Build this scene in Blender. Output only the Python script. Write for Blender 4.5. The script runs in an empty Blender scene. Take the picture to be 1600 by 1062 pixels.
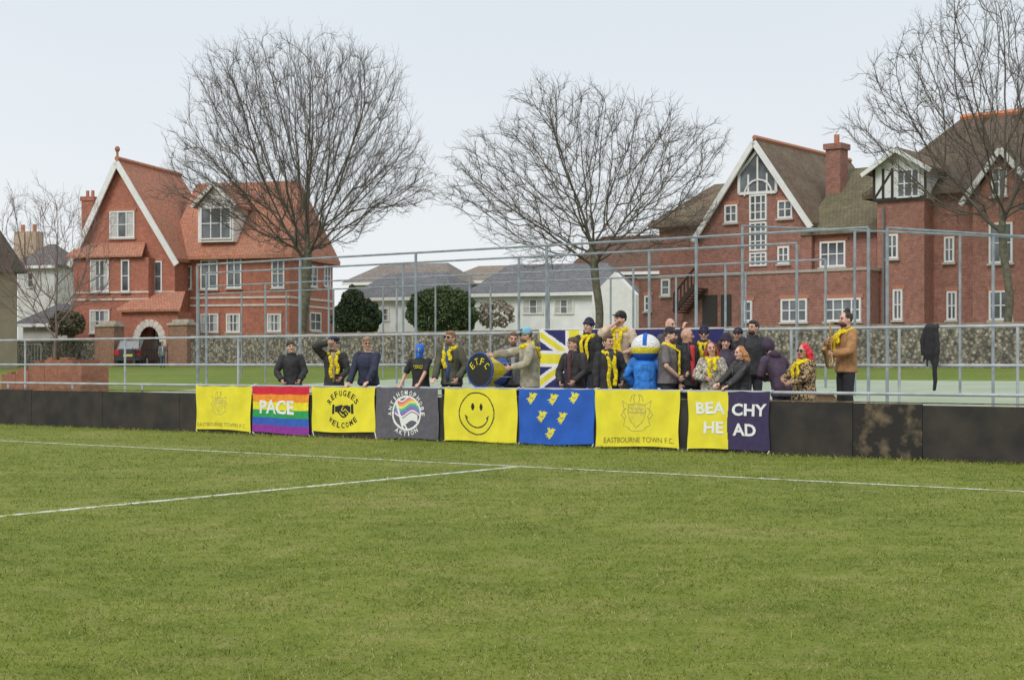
import bpy,bmesh,math,random,time
import numpy as np
from math import sin,cos,pi,sqrt,radians
from mathutils import Vector,Matrix,kdtree
T0=time.time()
random.seed(7); np.random.seed(7)
sc=bpy.context.scene; col=sc.collection
F=2350.; CH=1.4; HY=567.
class Fr:
    def __init__(s,ox,oy,deg):
        y=radians(deg); s.ox=ox; s.oy=oy; s.A=(cos(y),sin(y)); s.B=(-sin(y),cos(y)); s.deg=deg
    def w(s,a,b,z): return Vector((s.ox+a*s.A[0]+b*s.B[0], s.oy+a*s.A[1]+b*s.B[1], z))
    def pa(s,px,b=0):
        k=(px-800)/F; X=s.ox+b*s.B[0]; Y=s.oy+b*s.B[1]
        return (k*Y-X)/(s.A[0]-k*s.A[1])
    def p(s,px,py,b=0):
        a=s.pa(px,b); Y=s.oy+b*s.B[1]+a*s.A[1]
        return (a,b,CH+(HY-py)*Y/F)
    def inv(s,x,y):
        dx=x-s.ox; dy=y-s.oy
        return dx*s.A[0]+dy*s.A[1], dx*s.B[0]+dy*s.B[1]
def frpx(px,Y,deg): return Fr((px-800)/F*Y,Y,deg)
BF=Fr(0,25.9,-35.96)
def gz(v):
    if v<.15: return 0.
    if v<1.4: return .1
    if v<2.55: return .35
    if v<40: return .28+(v-2.6)/37.4*.92
    return 1.2
# ---------- object helpers
def tag(o,label=None,cat=None,group=None,kind=None):
    if label: o['label']=label
    if cat: o['category']=cat
    if group: o['group']=group
    if kind: o['kind']=kind
    return o
def thing(name,label,cat,loc=(0,0,0),group=None,rz=0):
    o=bpy.data.objects.new(name,None); col.objects.link(o); o.location=loc; o.rotation_euler=(0,0,rz)
    return tag(o,label,cat,group)
def woff(o):
    v=Vector((0,0,0))
    while o: v+=o.location; o=o.parent
    return v
class MB:
    def __init__(s,fr=None): s.v=[];s.f=[];s.mi=[];s.fr=fr;s.m=0
    def add(s,vs,fs):
        n=len(s.v); s.v+=[(s.fr.w(*p) if s.fr else Vector(p)) for p in vs]
        s.f+=[tuple(i+n for i in f) for f in fs]; s.mi+=[s.m]*len(fs); return s
    def box(s,a0,a1,b0,b1,z0,z1):
        return s.add([(a,b,z) for z in (z0,z1) for a,b in ((a0,b0),(a1,b0),(a1,b1),(a0,b1))],
            [(3,2,1,0),(4,5,6,7),(0,1,5,4),(1,2,6,5),(2,3,7,6),(3,0,4,7)])
    def slab(s,pts,ext):
        n=len(pts); q=[tuple(p[i]+ext[i] for i in range(3)) for p in pts]
        return s.add(list(pts)+q,[tuple(range(n))[::-1],tuple(range(n,2*n))]+[(i,(i+1)%n,(i+1)%n+n,i+n) for i in range(n)])
    def prism(s,poly,b0,b1): return s.slab([(a,b0,z) for a,z in poly],(0,b1-b0,0))
    def bar(s,p0,p1,w,b0,b1):   # beam in the a,z plane
        d=Vector((p1[0]-p0[0],p1[1]-p0[1])).normalized(); n=(-d.y*w/2,d.x*w/2)
        return s.prism([(p0[0]-n[0],p0[1]-n[1]),(p1[0]-n[0],p1[1]-n[1]),(p1[0]+n[0],p1[1]+n[1]),(p0[0]+n[0],p0[1]+n[1])],b0,b1)
    def tube(s,pts,rad,n=8,fl=1.,closed=False):
        P=[Vector(p) for p in pts]; N=len(P)
        if not hasattr(rad,'__len__'): rad=[rad]*N
        vs=[];u=None
        for i in range(N):
            if closed: d=P[(i+1)%N]-P[i-1]
            else: d=P[min(i+1,N-1)]-P[max(i-1,0)]
            d.normalize()
            if u is None:
                u=d.cross(Vector((0,0,1)))
                if u.length<.1: u=d.cross(Vector((0,1,0)))
            u=(u-d*u.dot(d)).normalized(); w=d.cross(u)
            for k in range(n):
                t=2*pi*k/n; vs.append(tuple(P[i]+u*cos(t)*rad[i]+w*sin(t)*rad[i]*fl))
        fs=[(i*n+k,i*n+(k+1)%n,((i+1)%N)*n+(k+1)%n,((i+1)%N)*n+k) for i in range(N if closed else N-1) for k in range(n)]
        if not closed: fs+=[tuple(range(n))[::-1],tuple(range((N-1)*n,N*n))]
        return s.add(vs,fs)
    def ell(s,c,r,nu=12,nv=8,R=None,jit=0):
        vs=[];c=Vector(c)
        def pt(x,y,z):
            j=1+random.uniform(-jit,jit); q=Vector((x*r[0]*j,y*r[1]*j,z*r[2]*j))
            return tuple(c+(R@q if R else q))
        for i in range(1,nv):
            t=pi*i/nv
            for k in range(nu):
                p=2*pi*k/nu; vs.append(pt(sin(t)*cos(p),sin(t)*sin(p),cos(t)))
        vs+=[pt(0,0,1),pt(0,0,-1)]; T=(nv-1)*nu
        fs=[(i*nu+k,(i+1)*nu+k,(i+1)*nu+(k+1)%nu,i*nu+(k+1)%nu) for i in range(nv-2) for k in range(nu)]
        fs+=[(T,k,(k+1)%nu) for k in range(nu)]+[(T+1,(nv-2)*nu+(k+1)%nu,(nv-2)*nu+k) for k in range(nu)]
        return s.add(vs,fs)
    def rings(s,rs,n=16):    # (x,y,z,rx,ry)
        vs=[(x+cos(2*pi*k/n)*rx,y+sin(2*pi*k/n)*ry,z) for x,y,z,rx,ry in rs for k in range(n)]; N=len(rs)
        fs=[(i*n+k,i*n+(k+1)%n,(i+1)*n+(k+1)%n,(i+1)*n+k) for i in range(N-1) for k in range(n)]
        fs+=[tuple(range(n))[::-1],tuple(range((N-1)*n,N*n))]
        return s.add(vs,fs)
    def build(s,name,mat,parent=None,label=None,cat=None,group=None,kind=None,smooth=False,local=False,recalc=True):
        me=bpy.data.meshes.new(name)
        if parent is not None: off=Vector((0,0,0)) if local else woff(parent); loc=Vector((0,0,0))
        else:
            n=len(s.v); off=Vector((sum(v.x for v in s.v)/n,sum(v.y for v in s.v)/n,min(v.z for v in s.v))); loc=off
        me.from_pydata([v-off for v in s.v],[],s.f)
        for m in (mat if isinstance(mat,(list,tuple)) else [mat]): me.materials.append(m)
        me.polygons.foreach_set('material_index',s.mi)
        if recalc:
            bm=bmesh.new(); bm.from_mesh(me); bmesh.ops.recalc_face_normals(bm,faces=bm.faces); bm.to_mesh(me); bm.free()
        if smooth: me.polygons.foreach_set('use_smooth',[True]*len(me.polygons))
        o=bpy.data.objects.new(name,me); col.objects.link(o); o.location=loc; o.parent=parent
        return tag(o,label,cat,group,kind)
def fast(name,V,Fc,mats,parent=None,mi=None,loc=(0,0,0),smooth=False):
    me=bpy.data.meshes.new(name); V=np.asarray(V,dtype=np.float32); Fc=np.asarray(Fc,dtype=np.int32); k=Fc.shape[1]
    me.vertices.add(len(V)); me.vertices.foreach_set('co',V.ravel())
    me.loops.add(Fc.size); me.loops.foreach_set('vertex_index',Fc.ravel())
    me.polygons.add(len(Fc)); me.polygons.foreach_set('loop_start',np.arange(0,Fc.size,k,dtype=np.int32))
    me.polygons.foreach_set('loop_total',np.full(len(Fc),k,dtype=np.int32))
    for m in (mats if isinstance(mats,(list,tuple)) else [mats]): me.materials.append(m)
    if mi is not None: me.polygons.foreach_set('material_index',np.asarray(mi,dtype=np.int32))
    if smooth: me.polygons.foreach_set('use_smooth',[True]*len(Fc))
    me.update(calc_edges=True); me.validate()
    o=bpy.data.objects.new(name,me); col.objects.link(o); o.location=loc; o.parent=parent
    return o
# ---------- materials
def nt(name):
    m=bpy.data.materials.new(name); m.use_nodes=True; t=m.node_tree; return m,t,t.nodes,t.links,t.nodes['Principled BSDF']
def ramp(n,stops):
    r=n.new('ShaderNodeValToRGB'); e=r.color_ramp.elements
    while len(e)<len(stops): e.new(.5)
    for i,(p,c) in enumerate(stops): e[i].position=p; e[i].color=(*c,1)
    return r
def mat(name,c,rough=.8,var=.18,scale=6,bump=0,metal=0,c2=None,detail=5,pos=(.35,.65)):
    m,t,n,l,b=nt(name); b.inputs['Roughness'].default_value=rough; b.inputs['Metallic'].default_value=metal
    tc=n.new('ShaderNodeTexCoord'); no=n.new('ShaderNodeTexNoise'); no.inputs['Scale'].default_value=scale; no.inputs['Detail'].default_value=detail
    l.new(tc.outputs['Object'],no.inputs['Vector'])
    lo=tuple(x*(1-var) for x in c) if c2 is None else c; hi=tuple(min(1,x*(1+var)) for x in c) if c2 is None else c2
    r=ramp(n,[(pos[0],lo),(pos[1],hi)]); l.new(no.outputs['Fac'],r.inputs['Fac']); l.new(r.outputs['Color'],b.inputs['Base Color'])
    if bump:
        bp=n.new('ShaderNodeBump'); bp.inputs['Strength'].default_value=bump; bp.inputs['Distance'].default_value=.03
        l.new(no.outputs['Fac'],bp.inputs['Height']); l.new(bp.outputs['Normal'],b.inputs['Normal'])
    return m
def brick(name,deg,c1,c2,mo,bw=.225,rh=.075,ms=.008,patch=.25,pc=(.12,.1,.06)):
    m,t,n,l,b=nt(name); b.inputs['Roughness'].default_value=.9
    y=radians(deg); tc=n.new('ShaderNodeTexCoord'); d=n.new('ShaderNodeVectorMath'); d.operation='DOT_PRODUCT'
    d.inputs[1].default_value=(cos(y)-sin(y),sin(y)+cos(y),0); l.new(tc.outputs['Object'],d.inputs[0])
    s=n.new('ShaderNodeSeparateXYZ'); l.new(tc.outputs['Object'],s.inputs[0]); cb=n.new('ShaderNodeCombineXYZ')
    l.new(d.outputs['Value'],cb.inputs[0]); l.new(s.outputs['Z'],cb.inputs[1])
    br=n.new('ShaderNodeTexBrick'); br.inputs['Scale'].default_value=1; br.inputs['Brick Width'].default_value=bw; br.inputs['Row Height'].default_value=rh
    br.inputs['Mortar Size'].default_value=ms; br.inputs['Color1'].default_value=(*c1,1); br.inputs['Color2'].default_value=(*c2,1); br.inputs['Mortar'].default_value=(*mo,1)
    l.new(cb.outputs[0],br.inputs['Vector'])
    no=n.new('ShaderNodeTexNoise'); no.inputs['Scale'].default_value=.9; no.inputs['Detail'].default_value=8; no.inputs['Roughness'].default_value=.7
    l.new(tc.outputs['Object'],no.inputs['Vector'])
    r=ramp(n,[(.42,(0,0,0)),(.7,(patch,)*3)]); l.new(no.outputs['Fac'],r.inputs['Fac'])
    mx=n.new('ShaderNodeMix'); mx.data_type='RGBA'; l.new(r.outputs['Color'],mx.inputs[0]); l.new(br.outputs['Color'],mx.inputs[6]); mx.inputs[7].default_value=(*pc,1)
    n2=n.new('ShaderNodeTexNoise'); n2.inputs['Scale'].default_value=4; n2.inputs['Detail'].default_value=6; n2.inputs['Roughness'].default_value=.85; l.new(tc.outputs['Object'],n2.inputs['Vector'])
    r2=ramp(n,[(.35,(.58,.58,.60)),(.65,(1.0,1.0,1.0))]); l.new(n2.outputs['Fac'],r2.inputs['Fac'])
    m2=n.new('ShaderNodeMix'); m2.data_type='RGBA'; m2.blend_type='MULTIPLY'; m2.inputs[0].default_value=1; l.new(mx.outputs[2],m2.inputs[6]); l.new(r2.outputs['Color'],m2.inputs[7])
    l.new(m2.outputs[2],b.inputs['Base Color'])
    bp=n.new('ShaderNodeBump'); bp.inputs['Strength'].default_value=.4; bp.inputs['Distance'].default_value=.02; bp.invert=True
    l.new(br.outputs['Fac'],bp.inputs['Height']); l.new(bp.outputs['Normal'],b.inputs['Normal'])
    return m
def vor(name,scale,stops,rough=.9,bump=.5,feat='F1'):
    m,t,n,l,b=nt(name); b.inputs['Roughness'].default_value=rough
    tc=n.new('ShaderNodeTexCoord'); v=n.new('ShaderNodeTexVoronoi'); v.inputs['Scale'].default_value=scale; l.new(tc.outputs['Object'],v.inputs['Vector'])
    s=n.new('ShaderNodeSeparateColor'); l.new(v.outputs['Color'],s.inputs[0])
    r=ramp(n,stops); l.new(s.outputs[0],r.inputs['Fac'])
    r2=ramp(n,[(.25,(1,1,1)),(.6,(.35,.33,.3))]); l.new(v.outputs['Distance'],r2.inputs['Fac'])
    m2=n.new('ShaderNodeMix'); m2.data_type='RGBA'; m2.blend_type='MULTIPLY'; m2.inputs[0].default_value=.8; l.new(r.outputs['Color'],m2.inputs[6]); l.new(r2.outputs['Color'],m2.inputs[7])
    l.new(m2.outputs[2],b.inputs['Base Color'])
    return m
def grassmat(name,ca,cb_,cc,fine):
    m,t,n,l,b=nt(name); b.inputs['Roughness'].default_value=.9; b.inputs['Specular IOR Level'].default_value=.15
    ge=n.new('ShaderNodeNewGeometry')
    def noise(s,d,r=.6):
        x=n.new('ShaderNodeTexNoise'); x.inputs['Scale'].default_value=s; x.inputs['Detail'].default_value=d; x.inputs['Roughness'].default_value=r; l.new(ge.outputs['Position'],x.inputs['Vector']); return x
    a=noise(.45,6,.65); f=noise(fine,4,.7); g=noise(3.2,5,.7)
    r1=ramp(n,[(.36,ca),(.52,cb_),(.66,cc)]); l.new(a.outputs['Fac'],r1.inputs['Fac'])
    r3=ramp(n,[(.36,ca),(.5,cb_),(.66,cc)]); l.new(g.outputs['Fac'],r3.inputs['Fac'])
    mx=n.new('ShaderNodeMix'); mx.data_type='RGBA'; mx.inputs[0].default_value=.5; l.new(r1.outputs['Color'],mx.inputs[6]); l.new(r3.outputs['Color'],mx.inputs[7])
    r2=ramp(n,[(.25,(.58,.58,.52)),(.7,(1.0,1.0,1.0))]); l.new(f.outputs['Fac'],r2.inputs['Fac'])
    m2=n.new('ShaderNodeMix'); m2.data_type='RGBA'; m2.blend_type='MULTIPLY'; m2.inputs[0].default_value=1; l.new(mx.outputs[2],m2.inputs[6]); l.new(r2.outputs['Color'],m2.inputs[7])
    l.new(m2.outputs[2],b.inputs['Base Color'])
    bp=n.new('ShaderNodeBump'); bp.inputs['Strength'].default_value=.5; bp.inputs['Distance'].default_value=.02; l.new(f.outputs['Fac'],bp.inputs['Height']); l.new(bp.outputs['Normal'],b.inputs['Normal'])
    return m
M={}
def mc(c,rough=.85,var=.12,scale=12,bump=.0,metal=0):
    k=(c,rough,metal,var,scale)
    if k not in M: M[k]=mat('paint_or_cloth',c,rough,var,scale,bump,metal)
    return M[k]
M_grass=grassmat('pitch_grass',(.145,.19,.028),(.215,.262,.040),(.35,.33,.115),28)
M_verge=grassmat('verge_grass',(.14,.21,.038),(.19,.26,.048),(.30,.29,.11),12)
M_white=mat('white_paint',(.8,.8,.78),.6,.05,3)
M_line=mat('worn_line_paint',(.28,.32,.09),.9,.1,7,c2=(.68,.70,.62),detail=9,pos=(.38,.55))
M_wood=mat('black_board',(.020,.018,.017),.75,.5,2.5,.3,c2=(.05,.040,.032),detail=9)
M_scuff=mat('scuffed_board',(.022,.019,.017),.8,.5,4,.5,c2=(.19,.14,.085),detail=12,pos=(.51,.70))
M_edge=mat('board_edge',(.15,.11,.07),.85,.4,8)
M_steel=mat('galvanised_steel',(.42,.45,.47),.5,.15,4,metal=.2)
M_steel2=mat('weathered_steel',(.27,.30,.33),.6,.2,4,metal=.2)
M_conc=mat('concrete',(.36,.35,.31),.9,.2,3,.2)
M_court=mat('court_surface',(.30,.37,.26),.9,.1,.7,c2=(.37,.43,.31))
M_glass=mat('window_glass',(.04,.045,.05),.12,.4,.6,c2=(.22,.24,.26))
M_curt=mat('pale_curtain',(.55,.55,.53),.8,.1,4)
M_flint=vor('flint_wall',7,[(0,(.12,.115,.10)),(.5,(.27,.25,.20)),(1,(.46,.42,.34))])
M_coping=mat('wall_coping',(.30,.23,.17),.9,.3,3)
M_leo=vor('leopard_fur',42,[(0,(.03,.02,.015)),(.35,(.08,.05,.03)),(.4,(.5,.34,.18)),(1,(.6,.43,.24))])
M_red=mc((.6,.02,.02)); M_bark=mat('bark',(.10,.095,.07),.95,.35,5,.4,c2=(.19,.18,.12)); M_twig=mat('twigs',(.125,.105,.088),.95,.2,1)
M_twigp=mat('pink_twigs',(.24,.17,.155),.95,.2,1)
YEL=(.84,.74,.04); SCARF=(.84,.58,.015)
# ---------- camera, light, world
cam=bpy.data.cameras.new('camera'); co=bpy.data.objects.new('camera',cam); col.objects.link(co); sc.camera=co
co.location=(0,0,CH); co.rotation_euler=(pi/2,0,0); cam.sensor_width=36; cam.lens=F/1600*36; cam.shift_y=(HY-531)/1600; cam.clip_end=5000
w=bpy.data.worlds.new('World'); sc.world=w; w.use_nodes=True; n=w.node_tree.nodes; l=w.node_tree.links
bg=n['Background']; sk=n.new('ShaderNodeTexSky'); sk.sky_type='NISHITA'; sk.sun_disc=False; sk.sun_elevation=radians(42); sk.sun_rotation=radians(150)
tc=n.new('ShaderNodeTexCoord'); sx=n.new('ShaderNodeSeparateXYZ'); l.new(tc.outputs['Generated'],sx.inputs[0])
gr=ramp(n,[(0,(.86,.87,.88)),(.10,(.82,.85,.87)),(.26,(.73,.785,.835)),(1,(.95,.97,1))]); l.new(sx.outputs['Z'],gr.inputs['Fac'])
no=n.new('ShaderNodeTexNoise'); no.inputs['Scale'].default_value=2.2; no.inputs['Detail'].default_value=4; l.new(tc.outputs['Generated'],no.inputs['Vector'])
nr=ramp(n,[(.3,(.95,.955,.965)),(.7,(1.,1.,1.))]); l.new(no.outputs['Fac'],nr.inputs['Fac'])
mu=n.new('ShaderNodeMix'); mu.data_type='RGBA'; mu.blend_type='MULTIPLY'; mu.inputs[0].default_value=1; l.new(gr.outputs[0],mu.inputs[6]); l.new(nr.outputs[0],mu.inputs[7])
m10=n.new('ShaderNodeVectorMath'); m10.operation='SCALE'; m10.inputs['Scale'].default_value=10; l.new(mu.outputs[2],m10.inputs[0])
mx=n.new('ShaderNodeMix'); mx.data_type='RGBA'; mx.inputs[0].default_value=.93; l.new(sk.outputs[0],mx.inputs[6]); l.new(m10.outputs[0],mx.inputs[7])
l.new(mx.outputs[2],bg.inputs['Color']); bg.inputs['Strength'].default_value=.108
sl=bpy.data.lights.new('sun','SUN'); sl.energy=1.5; sl.angle=radians(25); sl.color=(1,.96,.9); so=bpy.data.objects.new('sun',sl); col.objects.link(so)
so.rotation_euler=(radians(48),0,radians(-30))
sc.view_settings.view_transform='Standard'
# ---------- ground
def strip(name,vs,zs,a0,a1,m,label,cat,dz=0,na=30):
    V=[];Fc=[]
    for i in range(na+1):
        a=a0+(a1-a0)*i/na
        for v,z in zip(vs,zs): q=BF.w(a,v,z+dz); V.append(tuple(q))
    k=len(vs)
    for i in range(na):
        for j in range(k-1): Fc.append((i*k+j,(i+1)*k+j,(i+1)*k+j+1,i*k+j+1))
    o=fast(name,V,Fc,m); return tag(o,label,cat,None,'structure')
strip('ground',[-300,-50,-10,.1,1.4,2.6,40,60,300,3000],[0,0,0,0,.02,.28,1.2,1.2,1.2,1.2],-1500,1500,[M_verge],'green grass ground reaching from the football pitch to the houses','ground')
strip('pitch',[-60,-20,-5,.05],[0,0,0,0],-80,80,[M_grass],'worn green football pitch in front of the black boards','grass pitch',dz=.004)
strip('court',[2.7,12,25.5],[gz(2.7),gz(12),gz(25.5)],-22,60,[M_court],'flat grey green hard court behind the crowd','sports court',dz=.006)
for (a0,a1,b0,b1,z,nm,lb) in ((-60,60,.12,1.4,.1,'path','concrete path directly behind the black boards'),(-12,30,1.4,2.5,.35,'terrace_step','low concrete terrace step behind the path')):
    MB(BF).box(a0,a1,b0,b1,-.1,z).build(nm,M_conc,None,lb,'path',None,'structure')
LW=.05
strip('touchline',[-4.5-LW,-4.5+LW],[0,0],-60,60,[M_line],'white touchline running parallel to the black boards','pitch marking',dz=.009)
MB(BF).box(3.38-LW,3.38+LW,-50,-4.5-LW-.01,.0,.0085).build('halfway_line',M_line,None,'white line meeting the touchline from the lower left','pitch marking',None,'structure')
# grass blades (stuff)
N=560000
Y=np.exp(np.random.uniform(np.log(5.8),np.log(37),N)); X=np.random.uniform(-.42,.42,N)*Y
a=(X-BF.ox)*BF.A[0]+(Y-BF.oy)*BF.A[1]; v=(X-BF.ox)*BF.B[0]+(Y-BF.oy)*BF.B[1]
def pat(f,ph): return (np.sin(X*f+ph+1.7*np.sin(Y*f*.7))*np.cos(Y*f*1.1+ph*2+1.3*np.sin(X*f*.9)))
dens=.56+.22*pat(3.1,.4)+.22*pat(7.7,2.)+.18*pat(17,5.)
keep=(v<-.04)&((np.random.rand(N)<dens)|(v>-.35)); X,Y,a,v=X[keep],Y[keep],a[keep],v[keep]; N=len(X)
near=np.exp(-((v+.1)/.25)**2); h=(np.random.uniform(.006,.019,N)*(1+np.random.rand(N)**8*1.2)+near*.055*np.random.rand(N))
wd=np.clip(.0027*Y/6.5,.0027,.010); th=np.random.uniform(0,pi,N); lx=np.random.normal(0,.9,N)*h; ly=np.random.normal(0,.9,N)*h
V=np.empty((N,3,3)); V[:,0]=np.stack([X-np.cos(th)*wd,Y-np.sin(th)*wd*.5,np.zeros(N)],1); V[:,1]=np.stack([X+np.cos(th)*wd,Y+np.sin(th)*wd*.5,np.zeros(N)],1); V[:,2]=np.stack([X+lx,Y+ly,h],1)
wob=.02*np.sin(a*3.1)+.015*np.sin(a*7.7)
fade=.50+.22*np.sin(a*1.3+v*.9)*np.sin(a*.37+v*2.1+1)
online=((abs(v+4.5+wob)<LW*1.2)|((abs(a-3.38+.02*np.sin(v*2.7))<LW*1.2)&(v<-4.5)))&(np.random.rand(N)<fade)
M_gb=grassmat('grass_blades',(.13,.18,.026),(.195,.245,.038),(.30,.30,.09),40)
M_straw=mat('straw_blades',(.37,.32,.14),.9,.2,9)
M_dark=mat('dark_blades',(.10,.15,.022),.9,.2,9)
M_chalk=mat('chalked_grass',(.63,.65,.56),.9,.15,30)
u=np.random.rand(N); ps=pat(1.1,3.)+pat(.47,1.)+.6*pat(2.9,2.); mi=np.where(u<.11+.09*ps,2,np.where(u<.28,3,0)); mi[online]=1
g=fast('grass',V.reshape(-1,3),np.arange(3*N).reshape(-1,3),[M_gb,M_chalk,M_straw,M_dark],mi=mi); tag(g,'short worn turf blades covering the football pitch','grass',None,'stuff')
# ---------- board + front rail
AL=BF.pa(-250); AR=BF.pa(1950)
bd=thing('pitchside_board','long low black plywood board fencing along the pitch edge','barrier',BF.w(0,0,0))
x=AL; i=0
sc0,sc1=BF.pa(1333),BF.pa(1442)
edges=[]
x=sc0
while x>AL: edges.append(x); x-=2.44
edges=edges[::-1]+[sc1]; x=sc1
while x<AR: x+=2.44; edges.append(x)
for e0,e1 in zip(edges[:-1],edges[1:]):
    hh=.80+random.uniform(-.012,.012); sf=abs(e0-sc0)<.01
    o=MB(BF).box(e0+.006,e1-.006,-.012+random.uniform(-.004,.004),.02,.0,hh).build('board_panel',M_scuff if sf else M_wood,bd,'scuffed board panel with peeling black paint' if sf else None)
MB(BF).box(AL,AR,-.02,.03,.815,.835).build('top_batten',M_edge,bd)
fr=thing('spectator_rail','pale metal tube rail just above the black boards','railing',BF.w(0,.06,0))
MB(BF).tube([(AL,.07,.95),(AR,.07,.95)],.026,10).build('rail',M_steel,fr)
x=AL
while x<AR: MB(BF).tube([(x,.07,0),(x,.07,.93)],.024,8).build('post',M_steel,fr); x+=2.3
# rear railing
rr=thing('court_railing','two rail metal tube railing between terrace and court','railing',BF.w(0,2.6,.3))
for z in (1.98,1.36): MB(BF).tube([(AL*1.2,2.6,z),(AR*1.1,2.6,z)],.026,10).build('rail',M_steel,rr)
x=BF.pa(1405,2.6)
st=(BF.pa(1590,2.6)-x); x-=st*14
while x<AR: MB(BF).tube([(x,2.6,.2),(x,2.6,1.96)],.025,8).build('post',M_steel,rr); x+=st*(2 if x<-4 else 1)
# tall court frames
def frame(P,H,label,name='court_fence_frame',mid=None,r=.034):
    t=thing(name,label,'fence frame',(P[0][0],P[0][1],P[0][2]),'tall bare fence frames around the courts')
    MB().tube([(p[0],p[1],H) for p in P],r*.85,6).build('top_rail',M_steel2,t)
    for p in P: MB().tube([p,(p[0],p[1],H-.02)],r,8).build('post',M_steel2,t)
    return t
def line(v,a0,n,st): return [tuple(BF.w(a0-i*st,v,gz(v)-.1)) for i in range(n)]
a75=BF.pa(1357,7.5); frame(line(7.5,a75,6,3.9),4.1,'tall bare metal fence frame nearest the crowd, running left from its corner')
P0=BF.w(a75+.35,7.6,.3)
frame([(P0.x+i*2.6,P0.y+i*1.55,.4) for i in range(5)],4.08,'tall bare metal fence frame running off to the right edge')
frame(line(10.6,BF.pa(1245,10.6),6,3.9),4.13,'tall bare metal fence frame just behind the nearest one')
frame(line(19,BF.pa(1290,19),9,3.2),4.35,'tall bare metal fence frame in the middle of the courts',r=.036)
frame(line(25,BF.pa(1165,25),11,2.7),4.45,'tall bare metal fence frame farthest away by the grass',r=.036)
q=BF.w(BF.pa(1500,16),16,.5); frame([(q.x+i*2.9,q.y+i*1.2,.6) for i in range(-2,4)],4.6,'tall bare metal fence frame behind the hanging jacket')
# ---------- flint wall, piers, gate
WV=40.
ap=BF.pa
wl=thing('flint_wall','long weathered flint boundary wall with brick coping right of the gate','wall',BF.w(0,WV,1.2))
MB(BF).box(ap(292,WV),60,WV,WV+.4,1.0,2.92).build('flint_face',M_flint,wl); MB(BF).box(ap(292,WV),60,WV-.05,WV+.45,2.922,3.05).build('coping',M_coping,wl)
w2=thing('flint_wall','short flint boundary wall left of the gate','wall',BF.w(-60,WV,1.2))
MB(BF).box(-110,ap(148,WV),WV,WV+.4,1.0,2.75).build('flint_face',M_flint,w2); MB(BF).box(-110,ap(148,WV),WV-.05,WV+.45,2.752,2.86).build('coping',M_coping,w2)
B_pier=brick('pier_brick',BF.deg,(.46,.22,.13),(.34,.16,.10),(.42,.36,.3))
for x0,x1,lb in ((148,178,'square brick gate pier on the left of the iron gate'),(263,292,'square brick gate pier on the right of the iron gate')):
    a0,a1=ap(x0,WV-.3),ap(x1,WV-.3); t=thing('gate_pier',lb,'gate pier',BF.w((a0+a1)/2,WV,1.1))
    MB(BF).box(a0,a1,WV-.3,WV+.5,1.0,3.65).build('shaft',B_pier,t)
    MB(BF).box(a0-.08,a1+.08,WV-.38,WV+.58,3.652,3.8).box(a0+.1,a1-.1,WV-.1,WV+.4,3.8,4.0).build('cap',mat('pier_cap',(.45,.4,.33),.9,.2,4),t)
gt=thing('iron_gate','black iron railing gate between the brick piers','gate',BF.w(ap(220,WV),WV,1.1))
mb=MB(BF); a0,a1=ap(179,WV),ap(262,WV); nb=20
for i in range(nb+1):
    x=a0+(a1-a0)*i/nb; mb.tube([(x,WV,1.15),(x,WV,2.2+.35*abs(cos(pi*i/nb)))],.016,5)
mb.build('bars',mc((.02,.02,.02),.5),gt)
mb=MB(BF)
for z in (1.25,2.1): mb.box(a0,a1,WV-.03,WV+.03,z,z+.06)
mb.build('cross_rails',mc((.02,.02,.02),.5),gt)
# brick block at left
B_low=brick('raw_brick',BF.deg,(.50,.18,.10),(.38,.13,.075),(.3,.2,.14),patch=.4)
mb=MB(BF); f=lambda x:BF.pa(x,4)
mb.box(f(2),f(24),4,4.9,.2,1.10).box(f(24)+.002,f(44),4.01,4.9,.2,1.20).box(f(44)+.002,f(68),4.02,4.9,.2,1.40).box(f(68)+.002,f(112),4.03,4.9,.2,1.48).box(f(112)+.002,f(126),4.02,4.9,.2,1.38)
for i in range(8): x=f(8+i*14.5); mb.box(x,x+.2,4.06+.1*(i%3),4.3,1.0,(1.17,1.27,1.27,1.47,1.55,1.55,1.55,1.44)[i])
mb.build('brick_planter_wall',B_low,None,'low stepped block of red bricks behind the boards at far left','brick block')
# crowd barrier far left
mb=thing('crowd_barrier','grey metal crowd barrier standing by the flint wall at far left','barrier',BF.w(ap(40,36),36,1.1))
k=MB(BF); a0,a1=ap(-5,36),ap(64,36)
k.tube([(a0,36,1.15),(a0,36,2.55),(a1,36,2.55),(a1,36,1.15)],.03,6); k.build('outer_frame',M_steel,mb)
k=MB(BF)
for i in range(1,14): x=a0+(a1-a0)*i/14; k.tube([(x,36,1.5),(x,36,2.53)],.014,5)
k.tube([(a0,36,1.5),(a1,36,1.5)],.02,5); k.build('bars',M_steel,mb)
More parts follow.
